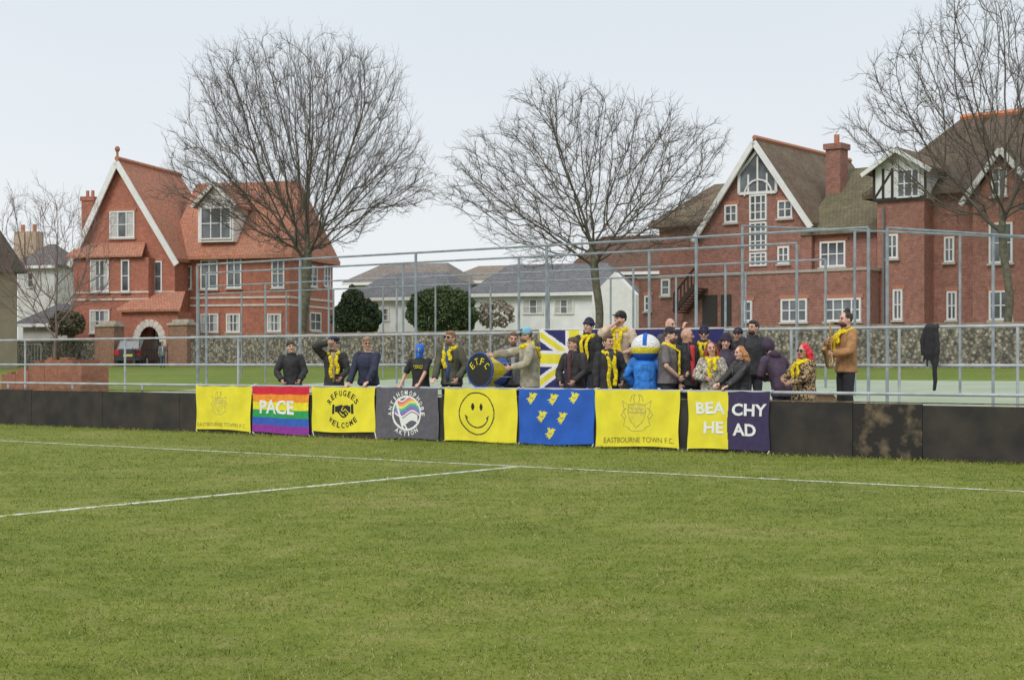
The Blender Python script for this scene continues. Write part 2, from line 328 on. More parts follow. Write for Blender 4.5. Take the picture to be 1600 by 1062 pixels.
# ---------- houses
def win(fr,par,x0,x1,y0,y1,b,nx=2,ny=2,fw=.09,sill=True,curt=False,name='window'):
    xm=(x0+x1)/2; a0=fr.pa(x0,b); a1=fr.pa(x1,b); z1=fr.p(xm,y0,b)[2]; z0=fr.p(xm,y1,b)[2]
    m=MB(fr); B0,B1=b-.1,b+.01
    m.box(a0,a0+fw,B0,B1,z0,z1).box(a1-fw,a1,B0,B1,z0,z1).box(a0+fw,a1-fw,B0+.004,B1,z1-fw,z1).box(a0+fw,a1-fw,B0+.004,B1,z0,z0+fw)
    for i in range(1,nx): x=a0+(a1-a0)*i/nx; m.box(x-fw*.4,x+fw*.4,B0+.02,B1,z0+fw,z1-fw)
    for j in range(1,ny): z=z0+(z1-z0)*j/ny; m.box(a0+fw,a1-fw,B0+.026,B1,z-fw*.3,z+fw*.3)
    o=m.build(name,M_white,par)
    MB(fr).box(a0+.01,a1-.01,b-.035,b-.02,z0+.01,z1-.01).build('pane',M_glass,o)
    if curt:
        MB(fr).box(a0+.05,a0+(a1-a0)*.3,b-.045,b-.04,z0+.05,z1-.05).build('curtain',M_curt,o); MB(fr).box(a1-(a1-a0)*.3,a1-.05,b-.045,b-.04,z0+.05,z1-.05).build('curtain',M_curt,o)
    if sill:
        MB(fr).box(a0-.08,a1+.08,b-.16,b,z0-.1,z0-.003).build('sill',mc((.5,.47,.42)),o)
        MB(fr).box(a0-.1,a1+.1,b-.05,b-.002,z1+.004,z1+.2).build('lintel',mc((.46,.20,.13)),o)
    return o
def roofm(name,deg,c1,c2,patch=.3,pc=(.12,.11,.05)): return brick(name,deg,c1,c2,tuple(x*.5 for x in c1),.2,.13,.02,patch,pc)
# Left red house
HL=frpx(195,98,-14.7); P=HL.p
hl=thing('red_brick_house','large red brick house with orange tiled roof and steep white edged front gable','house',HL.w(0,0,1.2))
BL=brick('red_brick',HL.deg,(.66,.21,.13),(.54,.165,.10),(.50,.32,.24),patch=.35,pc=(.42,.18,.13)); RL=roofm('orange_tiles',HL.deg,(.78,.34,.21),(.62,.25,.15),.55,(.42,.27,.20))
M_ston=mat('stone_trim',(.68,.62,.54),.9,.12,3)
gl=HL.pa(120); gr_=HL.pa(273); az=P(187,258)[2]; aa=HL.pa(187); ez=P(195,403)[2]
MB(HL).prism([(gl,1),(gr_,1),(gr_,ez),(aa,az),(gl,ez)],0,8).build('gable_wall',BL,hl)
o=MB(HL); D=8.5
for s,(ex) in ((-1,gl),(1,gr_)):
    dx=(ex-aa); ex2=aa+dx*1.07; ez2=az+(ez-az)*1.07
    o.slab([(aa,-.35,az+.12),(ex2,-.35,ez2+.12),(ex2,D,ez2+.12),(aa,D,az+.12)],(0,0,.22))
rf=o.build('gable_roof',RL,hl)
MB(HL).tube([(aa,-.4,az+.38),(aa,D,az+.38)],.16,6).build('ridge_tiles',RL,rf)
MB(HL).tube([(aa,-.3,az+.3),(aa,-.3,az+.9)],.09,6).ell((aa,-.3,az+1.0),(.17,.17,.2)).build('finial',RL,rf)
m=MB(HL)
for ex in (gl,gr_): m.bar((aa,az+.12),(aa+(ex-aa)*1.09,az+(ez-az)*1.09+.02),.36,-.5,-.36)
m.build('barge_board',M_white,hl)
m=MB(HL); zb=P(195,382)[2]; zb2=P(195,404)[2]
m.slab([(gl-.1,-1.2,zb2),(HL.pa(236),-1.2,zb2),(HL.pa(228),-.02,zb),(gl+.2,-.02,zb)],(0,0,.12)); m.build('bay_roof',RL,hl)
MB(HL).box(gl+.3,HL.pa(232,-.9),-.9,-.01,1,zb2-.02).build('bay_wall',BL,hl)
for r in ((172,211,330,372,0,3,2),(142,171,406,456,-.9,2,2),(190,203,406,456,-.9,1,2),(230,254,408,456,0,2,2),(141,172,484,520,-.9,2,2)): win(HL,hl,*r,curt=r[0]<180)
m=MB(HL)
for y in (459,470): z=P(195,y)[2]; m.box(HL.pa(234),gr_+.02,-.06,-.004,z,z+.14); m.box(gl+.28,HL.pa(232,-.9)+.02,-.96,-.904,z,z+.12)
m.build('string_course',M_ston,hl)
# porch
pl,pr=HL.pa(190,-2),HL.pa(278,-2); pz=P(230,487,-2)[2]; pt=P(230,464,-2)[2]
m=MB(HL); cxp=(pl+pr)/2
arch=[(cxp+.95*cos(t),2.75+1.2*sin(t)) for t in [pi*i/10 for i in range(11)]]
m.prism([(pl,1),(cxp-.95,1)]+arch[::-1]+[(cxp+.95,1),(pr,1),(pr,pz),(pl,pz)],-2,-1.7); m.box(pl,pl+.3,-1.7,-.02,1,pz).box(pr-.3,pr,-1.7,-.02,1,pz)
po=m.build('porch',BL,hl)
m=MB(HL)
for i in range(10): m.bar(arch[i],arch[i+1],.46,-2.06,-1.95)
m.box(cxp-1.18,cxp-.95,-2.06,-1.95,1,2.76).box(cxp+.95,cxp+1.18,-2.06,-1.95,1,2.76)
m.build('arch_stones',M_ston,po)
MB(HL).box(cxp-.93,cxp+.93,-.06,-.03,1,3.9).build('inner_porch_wall',mc((.5,.47,.42)),po)
MB(HL).slab([(pl-.3,-2.3,pz),(pr+.3,-2.3,pz),(pr-.5,-.01,pt+.3),(pl+.5,-.01,pt+.3)],(0,0,.14)).build('porch_roof',RL,po)
win(HL,hl,222,246,498,530,-.08,2,2,sill=False,name='front_door_window')
# right wing
b=2.; rr0=gr_-.5; rr1=HL.pa(452,b); ezr=P(400,402,b)[2]; rz=P(400,290,6)[2]; be=9.6
MB(HL).box(rr0,rr1,b,be,1,ezr).build('wing_wall',BL,hl)
mr=MB(HL).slab([(rr0-1,b-.5,ezr-.1),(rr1+.4,b-.5,ezr-.1),(rr1-1.0,6,rz),(rr0-1,6,rz)],(0,.05,.25)).slab([(rr0-1,be+.4,ezr-.1),(rr1+.4,be+.4,ezr-.1),(rr1-1.0,6.1,rz),(rr0-1,6.1,rz)],(0,.05,.25)).slab([(rr1+.4,b-.5,ezr-.1),(rr1+.4,be+.4,ezr-.1),(rr1-1.0,6.1,rz)],(0,0,.25)).build('wing_roof',RL,hl)
d0,d1=HL.pa(306,b-.2),HL.pa(368,b-.2); dz0=P(337,378,b-.2)[2]; dz1=P(337,322,b-.2)[2]; dz2=P(337,290,b-.2)[2]; dm=(d0+d1)/2
do=MB(HL).prism([(d0+.15,dz0),(d1-.15,dz0),(d1-.15,dz1),(dm,dz2),(d0+.15,dz1)],b-.2,5.5).build('dormer',M_white,hl)
MB(HL).slab([(dm,b-.5,dz2+.05),(d0-.15,b-.5,dz1-.1),(d0-.15,5.5,dz1-.1),(dm,5.5,dz2+.05)],(0,0,.16)).slab([(dm,b-.5,dz2+.05),(d1+.15,b-.5,dz1-.1),(d1+.15,5.5,dz1-.1),(dm,5.5,dz2+.05)],(0,0,.16)).build('dormer_roof',RL,do)
MB(HL).bar((dm,dz2+.1),(d0-.15,dz1-.05),.22,b-.62,b-.51).bar((dm,dz2+.1),(d1+.15,dz1-.05),.22,b-.62,b-.51).build('dormer_barge',M_white,do)
win(HL,hl,314,362,324,374,b-.2,3,2,sill=False)
for r in ((314,341,406,452),(355,378,402,450),(425,445,405,450),(314,342,490,519),(354,376,490,519),(290,300,415,452),(418,440,490,518)): win(HL,hl,*r,b,2 if r[1]-r[0]>15 else 1,2,curt=r[2]>480)
q=HL.w(rr1,0,0); HS=Fr(q.x,q.y,HL.deg+90)
for r in ((483,500,488,517),(480,494,415,448),(505,515,415,448)): win(HS,hl,*r,0,2,2)
m=MB(HL)
for y in (398,466,478): z=P(400,y,b)[2]; m.box(rr0+.6,rr1+.02,b-.06,b-.003,z,z+.13); m.box(rr1+.003,rr1+.05,b,be,z,z+.13)
m.build('string_course',M_ston,hl)
for x0,x1,y0,y1,bb in ((132,150,308,350,6),):
    z1=P((x0+x1)/2,y0,bb)[2]; z0=P((x0+x1)/2,y1+30,bb)[2]; a0,a1=HL.pa(x0,bb),HL.pa(x1,bb)
    c=MB(HL).box(a0,a1,bb-.4,bb+.6,z0,z1-.3).box(a0-.08,a1+.08,bb-.48,bb+.68,z1-.298,z1).build('chimney',BL,hl)
    for aq in (a0+.25,a1-.25): MB(HL).tube([(aq,bb,z1),(aq,bb,z1+.45)],.12,8).build('chimney_pot',RL,c)
# Right houses
HR=frpx(1185,78,-38); P=HR.p
h1=thing('gabled_brick_house','dark red brick house with tall glazed gable and white roof edges','house',HR.w(0,0,1.2))
BR=brick('dark_brick',HR.deg,(.50,.20,.145),(.34,.135,.10),(.44,.34,.28),patch=.5,pc=(.28,.15,.115)); RR=roofm('brown_tiles',HR.deg,(.27,.185,.125),(.19,.13,.09),.7,(.27,.245,.145))
RO=roofm('mossy_tiles',HR.deg,(.23,.19,.115),(.17,.15,.09),.7,(.27,.26,.13))
gl=HR.pa(1092); gr_=HR.pa(1268); aa=HR.pa(1183); az=P(1183,226)[2]; ezl=P(1092,372)[2]; ezr=P(1268,350)[2]
MB(HR).prism([(gl,1),(gr_,1),(gr_,ezr),(aa,az),(gl,ezl)],0,10).build('gable_wall',BR,h1)
o=MB(HR); D=11
for ex,ez in ((gl,ezl),(gr_,ezr)):
    ex2=aa+(ex-aa)*1.06; ez2=az+(ez-az)*1.06
    o.slab([(aa,-.3,az+.1),(ex2,-.3,ez2+.1),(ex2,D,ez2+.1),(aa,D,az+.1)],(0,0,.22))
rf=o.build('gable_roof',RR,h1); MB(HR).tube([(aa,-.3,az+.33),(aa,D,az+.33)],.14,6).build('ridge_tiles',mc((.45,.2,.12)),rf)
m=MB(HR)
for ex,ez in ((gl,ezl),(gr_,ezr)): m.bar((aa,az+.08),(aa+(ex-aa)*1.05,az+(ez-az)*1.05),.28,-.45,-.31)
m.build('barge_board',M_white,h1)
# glazed gable
tri=[(P(1156,272)[0],P(1156,272)[2]),(P(1156,303)[0],P(1156,303)[2]),(P(1214,300)[0],P(1214,300)[2]),(P(1214,268)[0],P(1214,268)[2]),(P(1184,236)[0],P(1184,236)[2])]
gw=MB(HR)
for i in range(5): gw.bar(tri[i],tri[(i+1)%5],.14,-.12,-.02)
cz=P(1185,302)[2]; 
for i in range(1,4): x=tri[1][0]+(tri[2][0]-tri[1][0])*i/4; gw.bar((x,cz),(x,tri[4][1]-.9*abs(i-2)-.3),.09,-.1,-.02)
cx=HR.pa(1186)
for i in range(8):
    t0,t1=pi*i/8,pi*(i+1)/8; gw.bar((cx+.8*cos(t0),cz-.1+.8*sin(t0)),(cx+.8*cos(t1),cz-.1+.8*sin(t1)),.08,-.14,-.03)
go=gw.build('gable_window',M_white,h1); MB(HR).prism(tri,-.05,-.012).build('pane',M_glass,go)
for r in ((1172,1199,304,345),(1172,1199,347,392),(1172,1199,394,416),(1133,1153,320,348),(1216,1239,313,341),(1216,1234,385,412)): win(HR,h1,*r,0,3 if r[0]==1172 else 2,3 if r[0]==1172 else 2,sill=r[0]!=1172)
# wing right of gable
a0=gr_+.02; a1=HR.pa(1366); z0=P(1310,362)[2]; z1=P(1345,268,5)[2]
MB(HR).box(a0,a1,.3,9,1,z0).build('wing_wall',BR,h1)
MB(HR).slab([(a0-.6,-.1,z0-.1),(a1+.2,-.1,z0-.1),(a1+.2,5,z1),(a0-.6,5,z1)],(0,.05,.2)).slab([(a0-.6,10,z0-.1),(a1+.2,10,z0-.1),(a1+.2,5.1,z1),(a0-.6,5.1,z1)],(0,.05,.2)).build('wing_roof',RO,h1)
win(HR,h1,1282,1322,377,417,.3,3,2)
zc1=P(1303,224,3)[2]; zc0=P(1303,325,3)[2]; c0,c1=HR.pa(1290,3),HR.pa(1313,3)
c=MB(HR).box(c0,c1,3,3.9,zc0-1.2,zc1-.3).box(c0-.1,c1+.1,2.9,4.0,zc1-.298,zc1).build('chimney',BR,h1)
MB(HR).tube([((c0+c1)/2,3.45,zc1),((c0+c1)/2,3.45,zc1+.5)],.15,8).build('chimney_pot',mc((.5,.2,.12)),c)
# rear left wing
a0,a1=HR.pa(1030,2.5),gl-.02; zw=P(1060,352,2.5)[2]
MB(HR).box(a0,a1,2.5,9,1,zw).build('side_wall',BR,h1)
MB(HR).slab([(a0-.4,2,zw-.1),(a1+.3,2,zw-.1),(a1+.3,6,zw+2.4),(a0+1.5,6,zw+2.4)],(0,.05,.2)).slab([(a0-.4,9.4,zw-.1),(a1+.3,9.4,zw-.1),(a1+.3,6.1,zw+2.4),(a0+1.5,6.1,zw+2.4)],(0,.05,.2)).slab([(a0-.4,2,zw-.1),(a0-.4,9.4,zw-.1),(a0+1.5,6.1,zw+2.4)],(0,0,.2)).build('side_roof',RR,h1)
# flat front block
fb=-3.2; a0,a1=HR.pa(998,fb),HR.pa(1357,fb); zp=P(1200,428,fb)[2]
MB(HR).box(a0,a1,fb,-.03,1,zp).build('flat_block',BR,h1); MB(HR).box(a0-.06,a1+.06,fb-.06,-.02,zp+.002,zp+.14).build('parapet',mc((.42,.37,.32)),h1)
for r in ((1221,1262,467,503,3),(1289,1346,466,502,4),(1008,1018,462,486,1),(1163,1176,470,502,1)): win(HR,h1,*r[:4],fb,r[4],2)
win(HR,h1,1034,1048,436,462,fb,1,2)
for x0,x1 in ((1098,1121),(1127,1143)): MB(HR).box(HR.pa(x0,fb),HR.pa(x1,fb),fb-.05,fb-.004,1,P(1110,461,fb)[2]).build('garage_door',mc((.05,.045,.04)),h1)
m=MB(HR); s0=P(1052,487,fb-1); s1=P(1085,446,fb-1)
m.bar((s0[0],s0[2]),(s1[0],s1[2]),.25,fb-1,fb-.9).bar((s0[0],s0[2]+.9),(s1[0],s1[2]+.9),.07,fb-1,fb-.9)
for i in range(7): t=i/6; x=s0[0]+(s1[0]-s0[0])*t; z=s0[2]+(s1[2]-s0[2])*t; m.box(x-.03,x+.03,fb-.98,fb-.92,z,z+.9)
for i in range(10): t=i/10; x=s0[0]+(s1[0]-s0[0])*t; z=s0[2]+(s1[2]-s0[2])*t; m.box(x,x+.35,fb-.89,fb-.02,z-.05,z)
m.build('outside_stair',mc((.06,.04,.03)),h1)
# R2
H2=frpx(1480,71,-38); P=H2.p
h2=thing('corner_brick_house','large brick house with white timbered upper gable at right edge','house',H2.w(0,0,1.2))
B2=brick('red_brown_brick',H2.deg,(.56,.235,.17),(.40,.16,.115),(.44,.34,.28),patch=.45,pc=(.32,.16,.12)); 
a0,a1=H2.pa(1372),H2.pa(1790); ze=P(1500,296)[2]; zr=P(1500,192,5)[2]
MB(H2).box(a0,a1,0,10,1,ze).build('main_wall',B2,h2)
rf=MB(H2).slab([(a0-.6,-.5,ze-.2),(a1,-.5,ze-.2),(a1,5,zr),(a0+2.2,5,zr)],(0,.05,.22)).slab([(a0-.6,10.5,ze-.2),(a1,10.5,ze-.2),(a1,5.1,zr),(a0+2.2,5.1,zr)],(0,.05,.22)).slab([(a0-.6,-.5,ze-.2),(a0-.6,10.5,ze-.2),(a0+2.2,5.1,zr)],(0,0,.22)).build('main_roof',roofm('dark_tiles',H2.deg,(.24,.165,.12),(.175,.125,.09),.6),h2)
MB(H2).tube([(a0+2.2,5,zr+.25),(a1,5,zr+.25)],.17,6).build('ridge_tiles',mc((.7,.27,.13)),rf)
M_blk=mc((.03,.027,.025),.7)
bw=-1.2; a2,a3=H2.pa(1366,bw),H2.pa(1446,bw); zt=P(1405,262,bw)[2]; zb=P(1405,312,bw)[2]; zap=P(1405,236,bw)[2]; am=(a2+a3)/2
o=MB(H2).prism([(a2,zb),(a3,zb),(a3,zt),(am,zap),(a2,zt)],bw,2).build('timbered_gable',M_white,h2)
m=MB(H2)
for t in (0,.18,.36,1): x=a2+(a3-a2)*t; m.box(x-.06,x+.06,bw-.04,bw-.003,zb,zt)
m.box(a2,a3,bw-.045,bw-.005,zb-.05,zb+.12); m.bar((a2,zb+.1),(a2+(a3-a2)*.36,zt-.1),.1,bw-.035,bw-.002); m.build('timbers',M_blk,o)
MB(H2).slab([(am,bw-.4,zap),(a2-.4,bw-.4,zt-.25),(a2-.4,4,zt-.25),(am,4,zap)],(0,0,.16)).slab([(am,bw-.4,zap),(a3+.4,bw-.4,zt-.25),(a3+.4,4,zt-.25),(am,4,zap)],(0,0,.16)).build('gable_roof',RR,o)
m=MB(H2).bar((am,zap),(a2-.45,zt-.3),.2,bw-.52,bw-.41).bar((am,zap),(a3+.45,zt-.3),.2,bw-.52,bw-.41); m.build('barge_board',M_white,o)
win(H2,h2,1402,1438,264,309,bw,3,2,sill=False)
MB(H2).box(a2+.1,a3-.1,bw+.1,-.01,1,zb-.02).build('bay_wall',B2,h2)
g0,g1=H2.pa(1520,-.6),H2.pa(1620,-.6); gm=H2.pa(1567,-.6); zg=P(1567,236,-.6)[2]; zq=P(1567,305,-.6)[2]
o=MB(H2).prism([(g0,1),(g1,1),(g1,zq),(gm,zg),(g0,zq)],-.6,4).build('brick_gable',B2,h2)
MB(H2).slab([(gm,-.9,zg+.05),(g0-.4,-.9,zq-.3),(g0-.4,5,zq-.3),(gm,5,zg+.05)],(0,0,.18)).slab([(gm,-.9,zg+.05),(g1+.4,-.9,zq-.3),(g1+.4,5,zq-.3),(gm,5,zg+.05)],(0,0,.18)).build('gable_roof',RR,o)
MB(H2).bar((gm,zg+.03),(g0-.45,zq-.35),.24,-1.03,-.91).bar((gm,zg+.03),(g1+.45,zq-.35),.24,-1.03,-.91).build('barge_board',M_white,o)
for r in ((1550,1574,262,306,-.6),(1546,1583,348,411,-.6),(1546,1583,454,500,-.6),(1386,1404,366,404,bw+.1),(1396,1411,452,500,bw+.1),(1476,1492,370,410,0),(1480,1496,455,500,0)): win(H2,h2,*r[:4],r[4],2,2)
for x in (1380,1452): a=H2.pa(x,-1.3 if x<1446 else -.1); MB(H2).tube([(a,-1.3 if x<1446 else -.1,1),(a,-1.3 if x<1446 else -.1,zb-.3)],.06,6).build('drain_pipe',mc((.2,.2,.21)),h2)
# middle white bungalows
def bung(px,Y,x0,x1,ye,yr,label,wins,name='white_bungalow',wallc=(.86,.87,.86),roofc=(.28,.285,.305),dep=7,deg=-20,hip=1.5):
    h=frpx(px,Y,deg); t=thing(name,label,'house',h.w(0,0,1.2)); a0,a1=h.pa(x0),h.pa(x1); xm=(x0+x1)/2
    ze=h.p(xm,ye)[2]; zr=h.p(xm,yr,dep/2)[2]
    MB(h).box(a0,a1,0,dep,1,ze).build('wall',mat('render_wall',wallc,.85,.06,1.5),t)
    rm=roofm('slate_roof',deg,roofc,tuple(q*.75 for q in roofc),.3)
    MB(h).slab([(a0-.4,-.4,ze-.1),(a1+.4,-.4,ze-.1),(a1-hip,dep/2,zr),(a0+hip,dep/2,zr)],(0,.04,.15)).slab([(a0-.4,dep+.4,ze-.1),(a1+.4,dep+.4,ze-.1),(a1-hip,dep/2+.1,zr),(a0+hip,dep/2+.1,zr)],(0,.04,.15)).slab([(a0-.4,-.4,ze-.1),(a0-.4,dep+.4,ze-.1),(a0+hip,dep/2,zr)],(0,0,.15)).slab([(a1+.4,-.4,ze-.1),(a1+.4,dep+.4,ze-.1),(a1-hip,dep/2,zr)],(0,0,.15)).build('roof',rm,t)
    MB(h).box(a0-.42,a1+.42,-.5,-.42,ze-.25,ze-.02).build('fascia',M_white,t)
    for r in wins: win(h,t,*r[:4],0,r[4],2,curt=True,sill=False)
    return t,h,ze,zr
t,h,ze,zr=bung(630,104,548,700,464,430,'white bungalow with grey roof left of the round green bush',[(594,609,481,502,1),(563,578,484,504,1)])
t,h,ze,zr=bung(850,102,737,960,457,416,'wide white bungalow with long grey roof behind the spreading bare tree',[(817,850,467,491,3),(866,897,467,491,3),(757,775,476,500,2)])
a=h.pa(960,-1.5); zz=h.p(960,425,-1.5)[2]
MB(h).prism([(h.pa(925,-1.5),1),(h.pa(993,-1.5),1),(h.pa(993,-1.5),ze-.3),(a,zz),(h.pa(925,-1.5),ze-.3)],-1.5,-.5).build('white_gable',M_white,t)
bung(980,112,890,1040,425,372,'low brick house with brown roof behind the spreading bare tree',[(950,965,432,448,1)],'distant_brick_house',(.36,.14,.09),(.24,.13,.09))
bung(640,125,545,700,440,415,'distant pale house roof beyond the bungalows, left part',[],'distant_house',(.6,.58,.52),(.4,.34,.3))
bung(800,128,700,810,438,418,'distant tan roofed house beyond the bungalows, right part',[],'distant_house',(.55,.5,.42),(.45,.37,.3))
bung(-100,88,-330,-58,425,352,'tan stone building cut by the left edge',[],'stone_building',(.42,.36,.27),(.24,.21,.18),deg=-30,hip=.2,dep=4)
t,h,ze,zr=bung(60,120,28,85,415,385,'pale rendered house with chimneys between stone building and red house',[(40,56,425,450,1)],'pale_house',(.62,.62,.6),(.28,.26,.26),dep=4)
for x in (36,54): aa_=h.pa(x,2); c=MB(h).box(aa_-.5,aa_+.5,1.5,2.5,zr-1,zr+1.2).build('chimney',mc((.5,.38,.28)),t); MB(h).tube([(aa_,2,zr+1.2),(aa_,2,zr+1.8)],.18,6).build('chimney_pot',mc((.5,.22,.14)),c)
bung(88,104,36,105,505,478,'small slate roofed outbuilding left of the red house',[],'outbuilding',(.5,.48,.45),(.2,.21,.24),dep=4)
print('houses',time.time()-T0)
# ---------- trees
def segs(P0,P1,R0,R1,n):
    d=P1-P0; L=np.linalg.norm(d,axis=1,keepdims=True)+1e-9; d/=L; P1=P1+d*R1[:,None]*.35
    ref=np.where(abs(d[:,2:3])<.9,np.array([[0,0,1.]]),np.array([[1.,0,0]])); u=np.cross(d,ref); u/=np.linalg.norm(u,axis=1,keepdims=True); w_=np.cross(d,u)
    V=np.empty((len(P0),2*n,3))
    for k in range(n):
        t=2*pi*k/n; o=u*cos(t)+w_*sin(t); V[:,k]=P0+o*R0[:,None]; V[:,n+k]=P1+o*R1[:,None]
    q=np.array([[k,(k+1)%n,n+(k+1)%n,n+k] for k in range(n)]); Fc=(np.arange(len(P0))[:,None,None]*2*n+q[None]).reshape(-1,4)
    return V.reshape(-1,3),Fc
def tree(name,label,px,Y,basez,forkpy,cx,cy,rx,rup,rdn,natt,step,kill,tip,seed,ntw,tl,bias=.15,tw=None,expo=2.3,ry=None,inert=.5,rad=.4,trk=1.25):
    rng=np.random.RandomState(seed); ppm=F/Y; X0=(px-800)/F*Y
    C0=np.array([(cx-800)/F*Y,Y,CH+(HY-cy)/ppm]); rX=rx/ppm; rU=rup/ppm; rD=rdn/ppm; rY=(ry or rx)/ppm
    A=[]
    while len(A)<natt:
        q=rng.uniform(-1.1,1.1,3); r=np.linalg.norm(q); th=math.atan2(q[2],q[0]); ph=math.atan2(q[1],q[0])
        bump=.93+.07*sin(5*th+seed)+.05*sin(11*th+2*seed+2*ph)+.04*sin(7*ph+seed)
        if r>bump or rng.rand()>.35+.65*r: continue
        # clumps with gaps where the sky shows through
        if sin(6.5*q[0]+seed)*sin(6.5*q[1]+1)*sin(6.5*q[2]+2*seed)>.42 and rng.rand()<.8: continue
        A.append(C0+q*np.array([rX,rY,rU if q[2]>0 else rD]))
    A=np.array(A); base=np.array([X0,Y,basez]); fz=CH+(HY-forkpy)/ppm; fork=Vector((X0,Y,fz-1.0))
    nodes=[Vector(base)]; par=[-1]; kids=[0]
    k=max(2,int((fz-basez)/step))
    for i in range(k): nodes.append(Vector((X0+.12*sin(i*.5+seed),Y+.1*cos(i*.4),basez+(fz-basez)*(i+1)/k))); par.append(len(nodes)-2); kids.append(0)
    first=len(nodes)-1; alive=[Vector(a) for a in A]; start=max(1,first-2)
    for it in range(90):
        if not alive: break
        kd=kdtree.KDTree(len(nodes)-start)
        for i in range(start,len(nodes)): kd.insert(nodes[i],i)
        kd.balance(); pull={}; na=[]
        for a_ in alive:
            c_,i,d=kd.find(a_)
            if d<kill: continue
            na.append(a_); v=(a_-nodes[i])/max(d,1e-6)
            pull[i]=pull.get(i,Vector((0,0,0)))+v
        alive=na; grew=False
        for i,v in pull.items():
            if kids[i]>=3: continue
            if v.length<.05: v=Vector(rng.normal(0,1,3))
            v.normalize(); prev=(nodes[i]-nodes[par[i]]).normalized() if par[i]>=0 else Vector((0,0,1))
            out=(nodes[i]-fork).normalized()
            d=(v+prev*inert+out*rad+Vector((0,0,bias))+Vector(rng.normal(0,.12,3))).normalized()
            nodes.append(nodes[i]+d*step); par.append(i); kids.append(0); kids[i]+=1; grew=True
        if not grew: break
    n_=len(nodes); r=np.zeros(n_); acc=np.zeros(n_)
    for i in range(n_-1,0,-1):
        r[i]=max(acc[i],tip**expo)**(1/expo); acc[par[i]]+=r[i]**expo
    r[0]=acc[0]**(1/expo)*1.15
    r=np.where(r>.12,.12+(r-.12)*trk,r)
    Pn=np.array([tuple(v) for v in nodes]); pr=np.array(par)
    R0=np.minimum(r[pr[1:]],r[1:]*1.35); thick=r[1:]>.10
    t=thing(name,label,'tree',tuple(base)); off=base
    V,Fc=segs(Pn[pr[1:]][thick],Pn[1:][thick],R0[thick],r[1:][thick],8); fast('trunk',V-off,Fc,M_bark,t)
    V1,F1=segs(Pn[pr[1:]][~thick],Pn[1:][~thick],R0[~thick],r[1:][~thick],4)
    sel=np.where(r[1:]<.035)[0]+1; sel=np.repeat(sel,ntw); d=Pn[sel]-Pn[pr[sel]]; d/=np.linalg.norm(d,axis=1,keepdims=True)
    f_=rng.rand(len(sel),1); S=Pn[sel]*(f_)+Pn[pr[sel]]*(1-f_); oo=S-np.array(fork); oo/=np.linalg.norm(oo,axis=1,keepdims=True)
    d1=d*.8+oo*.4+rng.normal(0,.42,d.shape)+np.array([0,0,bias+.1]); d1/=np.linalg.norm(d1,axis=1,keepdims=True); L=rng.uniform(.3,1.1,(len(sel),1))*tl
    E1=S+d1*L*.5; d2=d1+rng.normal(0,.22,d.shape); d2/=np.linalg.norm(d2,axis=1,keepdims=True); E2=E1+d2*L*.5
    d3=d1+rng.normal(0,.5,d.shape); d3/=np.linalg.norm(d3,axis=1,keepdims=True); E3=E1+d3*L*.4
    o=np.ones(len(sel)); tr=tip*.8
    V2,F2=segs(np.concatenate([S,E1,E1]),np.concatenate([E1,E2,E3]),np.concatenate([o*tr,o*tr*.75,o*tr*.7]),np.concatenate([o*tr*.75,o*tr*.45,o*tr*.4]),3)
    fast('crown',np.concatenate([V1,V2])-off,np.concatenate([F1,F2+len(V1)]),tw or M_twig,t)
    print(name,n_,len(sel),round(r[1],2),time.time()-T0)
tree('bare_tree','tallest bare tree with dense fan shaped crown in front of the red house',475,88,1.1,445,468,256,215,208,150,10000,.42,.52,.0092,3,2,1.15,.25,expo=2.33,trk=1.7)
tree('bare_tree','wide spreading bare tree with low mossy limbs behind the crowd',933,74,1.1,418,918,296,236,172,130,6200,.36,.48,.0085,5,2,.85,.03,expo=2.3,rad=.3,trk=1.5)
tree('bare_tree','bare tree with tall sparse crown cut by the right edge',1572,64,1.1,390,1568,190,245,235,170,4600,.38,.5,.0085,11,2,.8,.18,expo=2.3,trk=1.4)
tree('young_bare_tree','small thin bare tree with pinkish twigs at far left',88,84,1.1,520,75,410,115,130,115,1700,.38,.52,.0085,17,2,.9,.12,M_twigp)
# bushes
def bush(name,label,blobs,Y,n,c,c2,leaf=.09,seed=1):
    rng=np.random.RandomState(seed); ppm=F/Y; V=[];cen=[]
    for cx,cy,rx,ry,fr_ in blobs:
        k=int(n*fr_); q=rng.normal(0,1,(k,3)); q/=np.linalg.norm(q,axis=1,keepdims=True); q*=rng.uniform(.75,1.06,(k,1))*(1+.12*np.sin(q[:,:1]*7+seed)*np.cos(q[:,2:]*6))
        cen.append(np.array([(cx-800)/ppm,Y,CH+(HY-cy)/ppm])+q*np.array([rx/ppm,rx/ppm,ry/ppm]))
    c_=np.concatenate(cen); k=len(c_); u=rng.normal(0,1,(k,3)); u/=np.linalg.norm(u,axis=1,keepdims=True); w_=np.cross(u,rng.normal(0,1,(k,3))); w_/=np.linalg.norm(w_,axis=1,keepdims=True)
    V=np.stack([c_-u*leaf,c_+w_*leaf*.6,c_+u*leaf,c_-w_*leaf*.6],1).reshape(-1,3); X0=(blobs[0][0]-800)/ppm
    t=thing(name,label,'bush',(X0,Y,1.1)); off=np.array([X0,Y,1.1])
    fast('foliage',V-off,np.arange(4*k).reshape(-1,4),mat('leaves',c,.8,.3,1.2,c2=c2),t)
    for i in range(5): MB().tube([(X0+.3*cos(i),Y+.3*sin(i),1.0),(X0+1.1*cos(i*1.3),Y+1.1*sin(i*1.3),3.0)],[.08,.03],6).build('stem',M_bark,t)
bush('round_bush','dense rounded dark green bush behind the flint wall',[(690,492,52,42,1)]+[(655,477,18,20,.15),(715,472,24,20,.2),(680,464,26,14,.2),(728,495,16,25,.15),(690,500,40,30,.4)],90,9000,(.04,.07,.022),(.10,.14,.05))
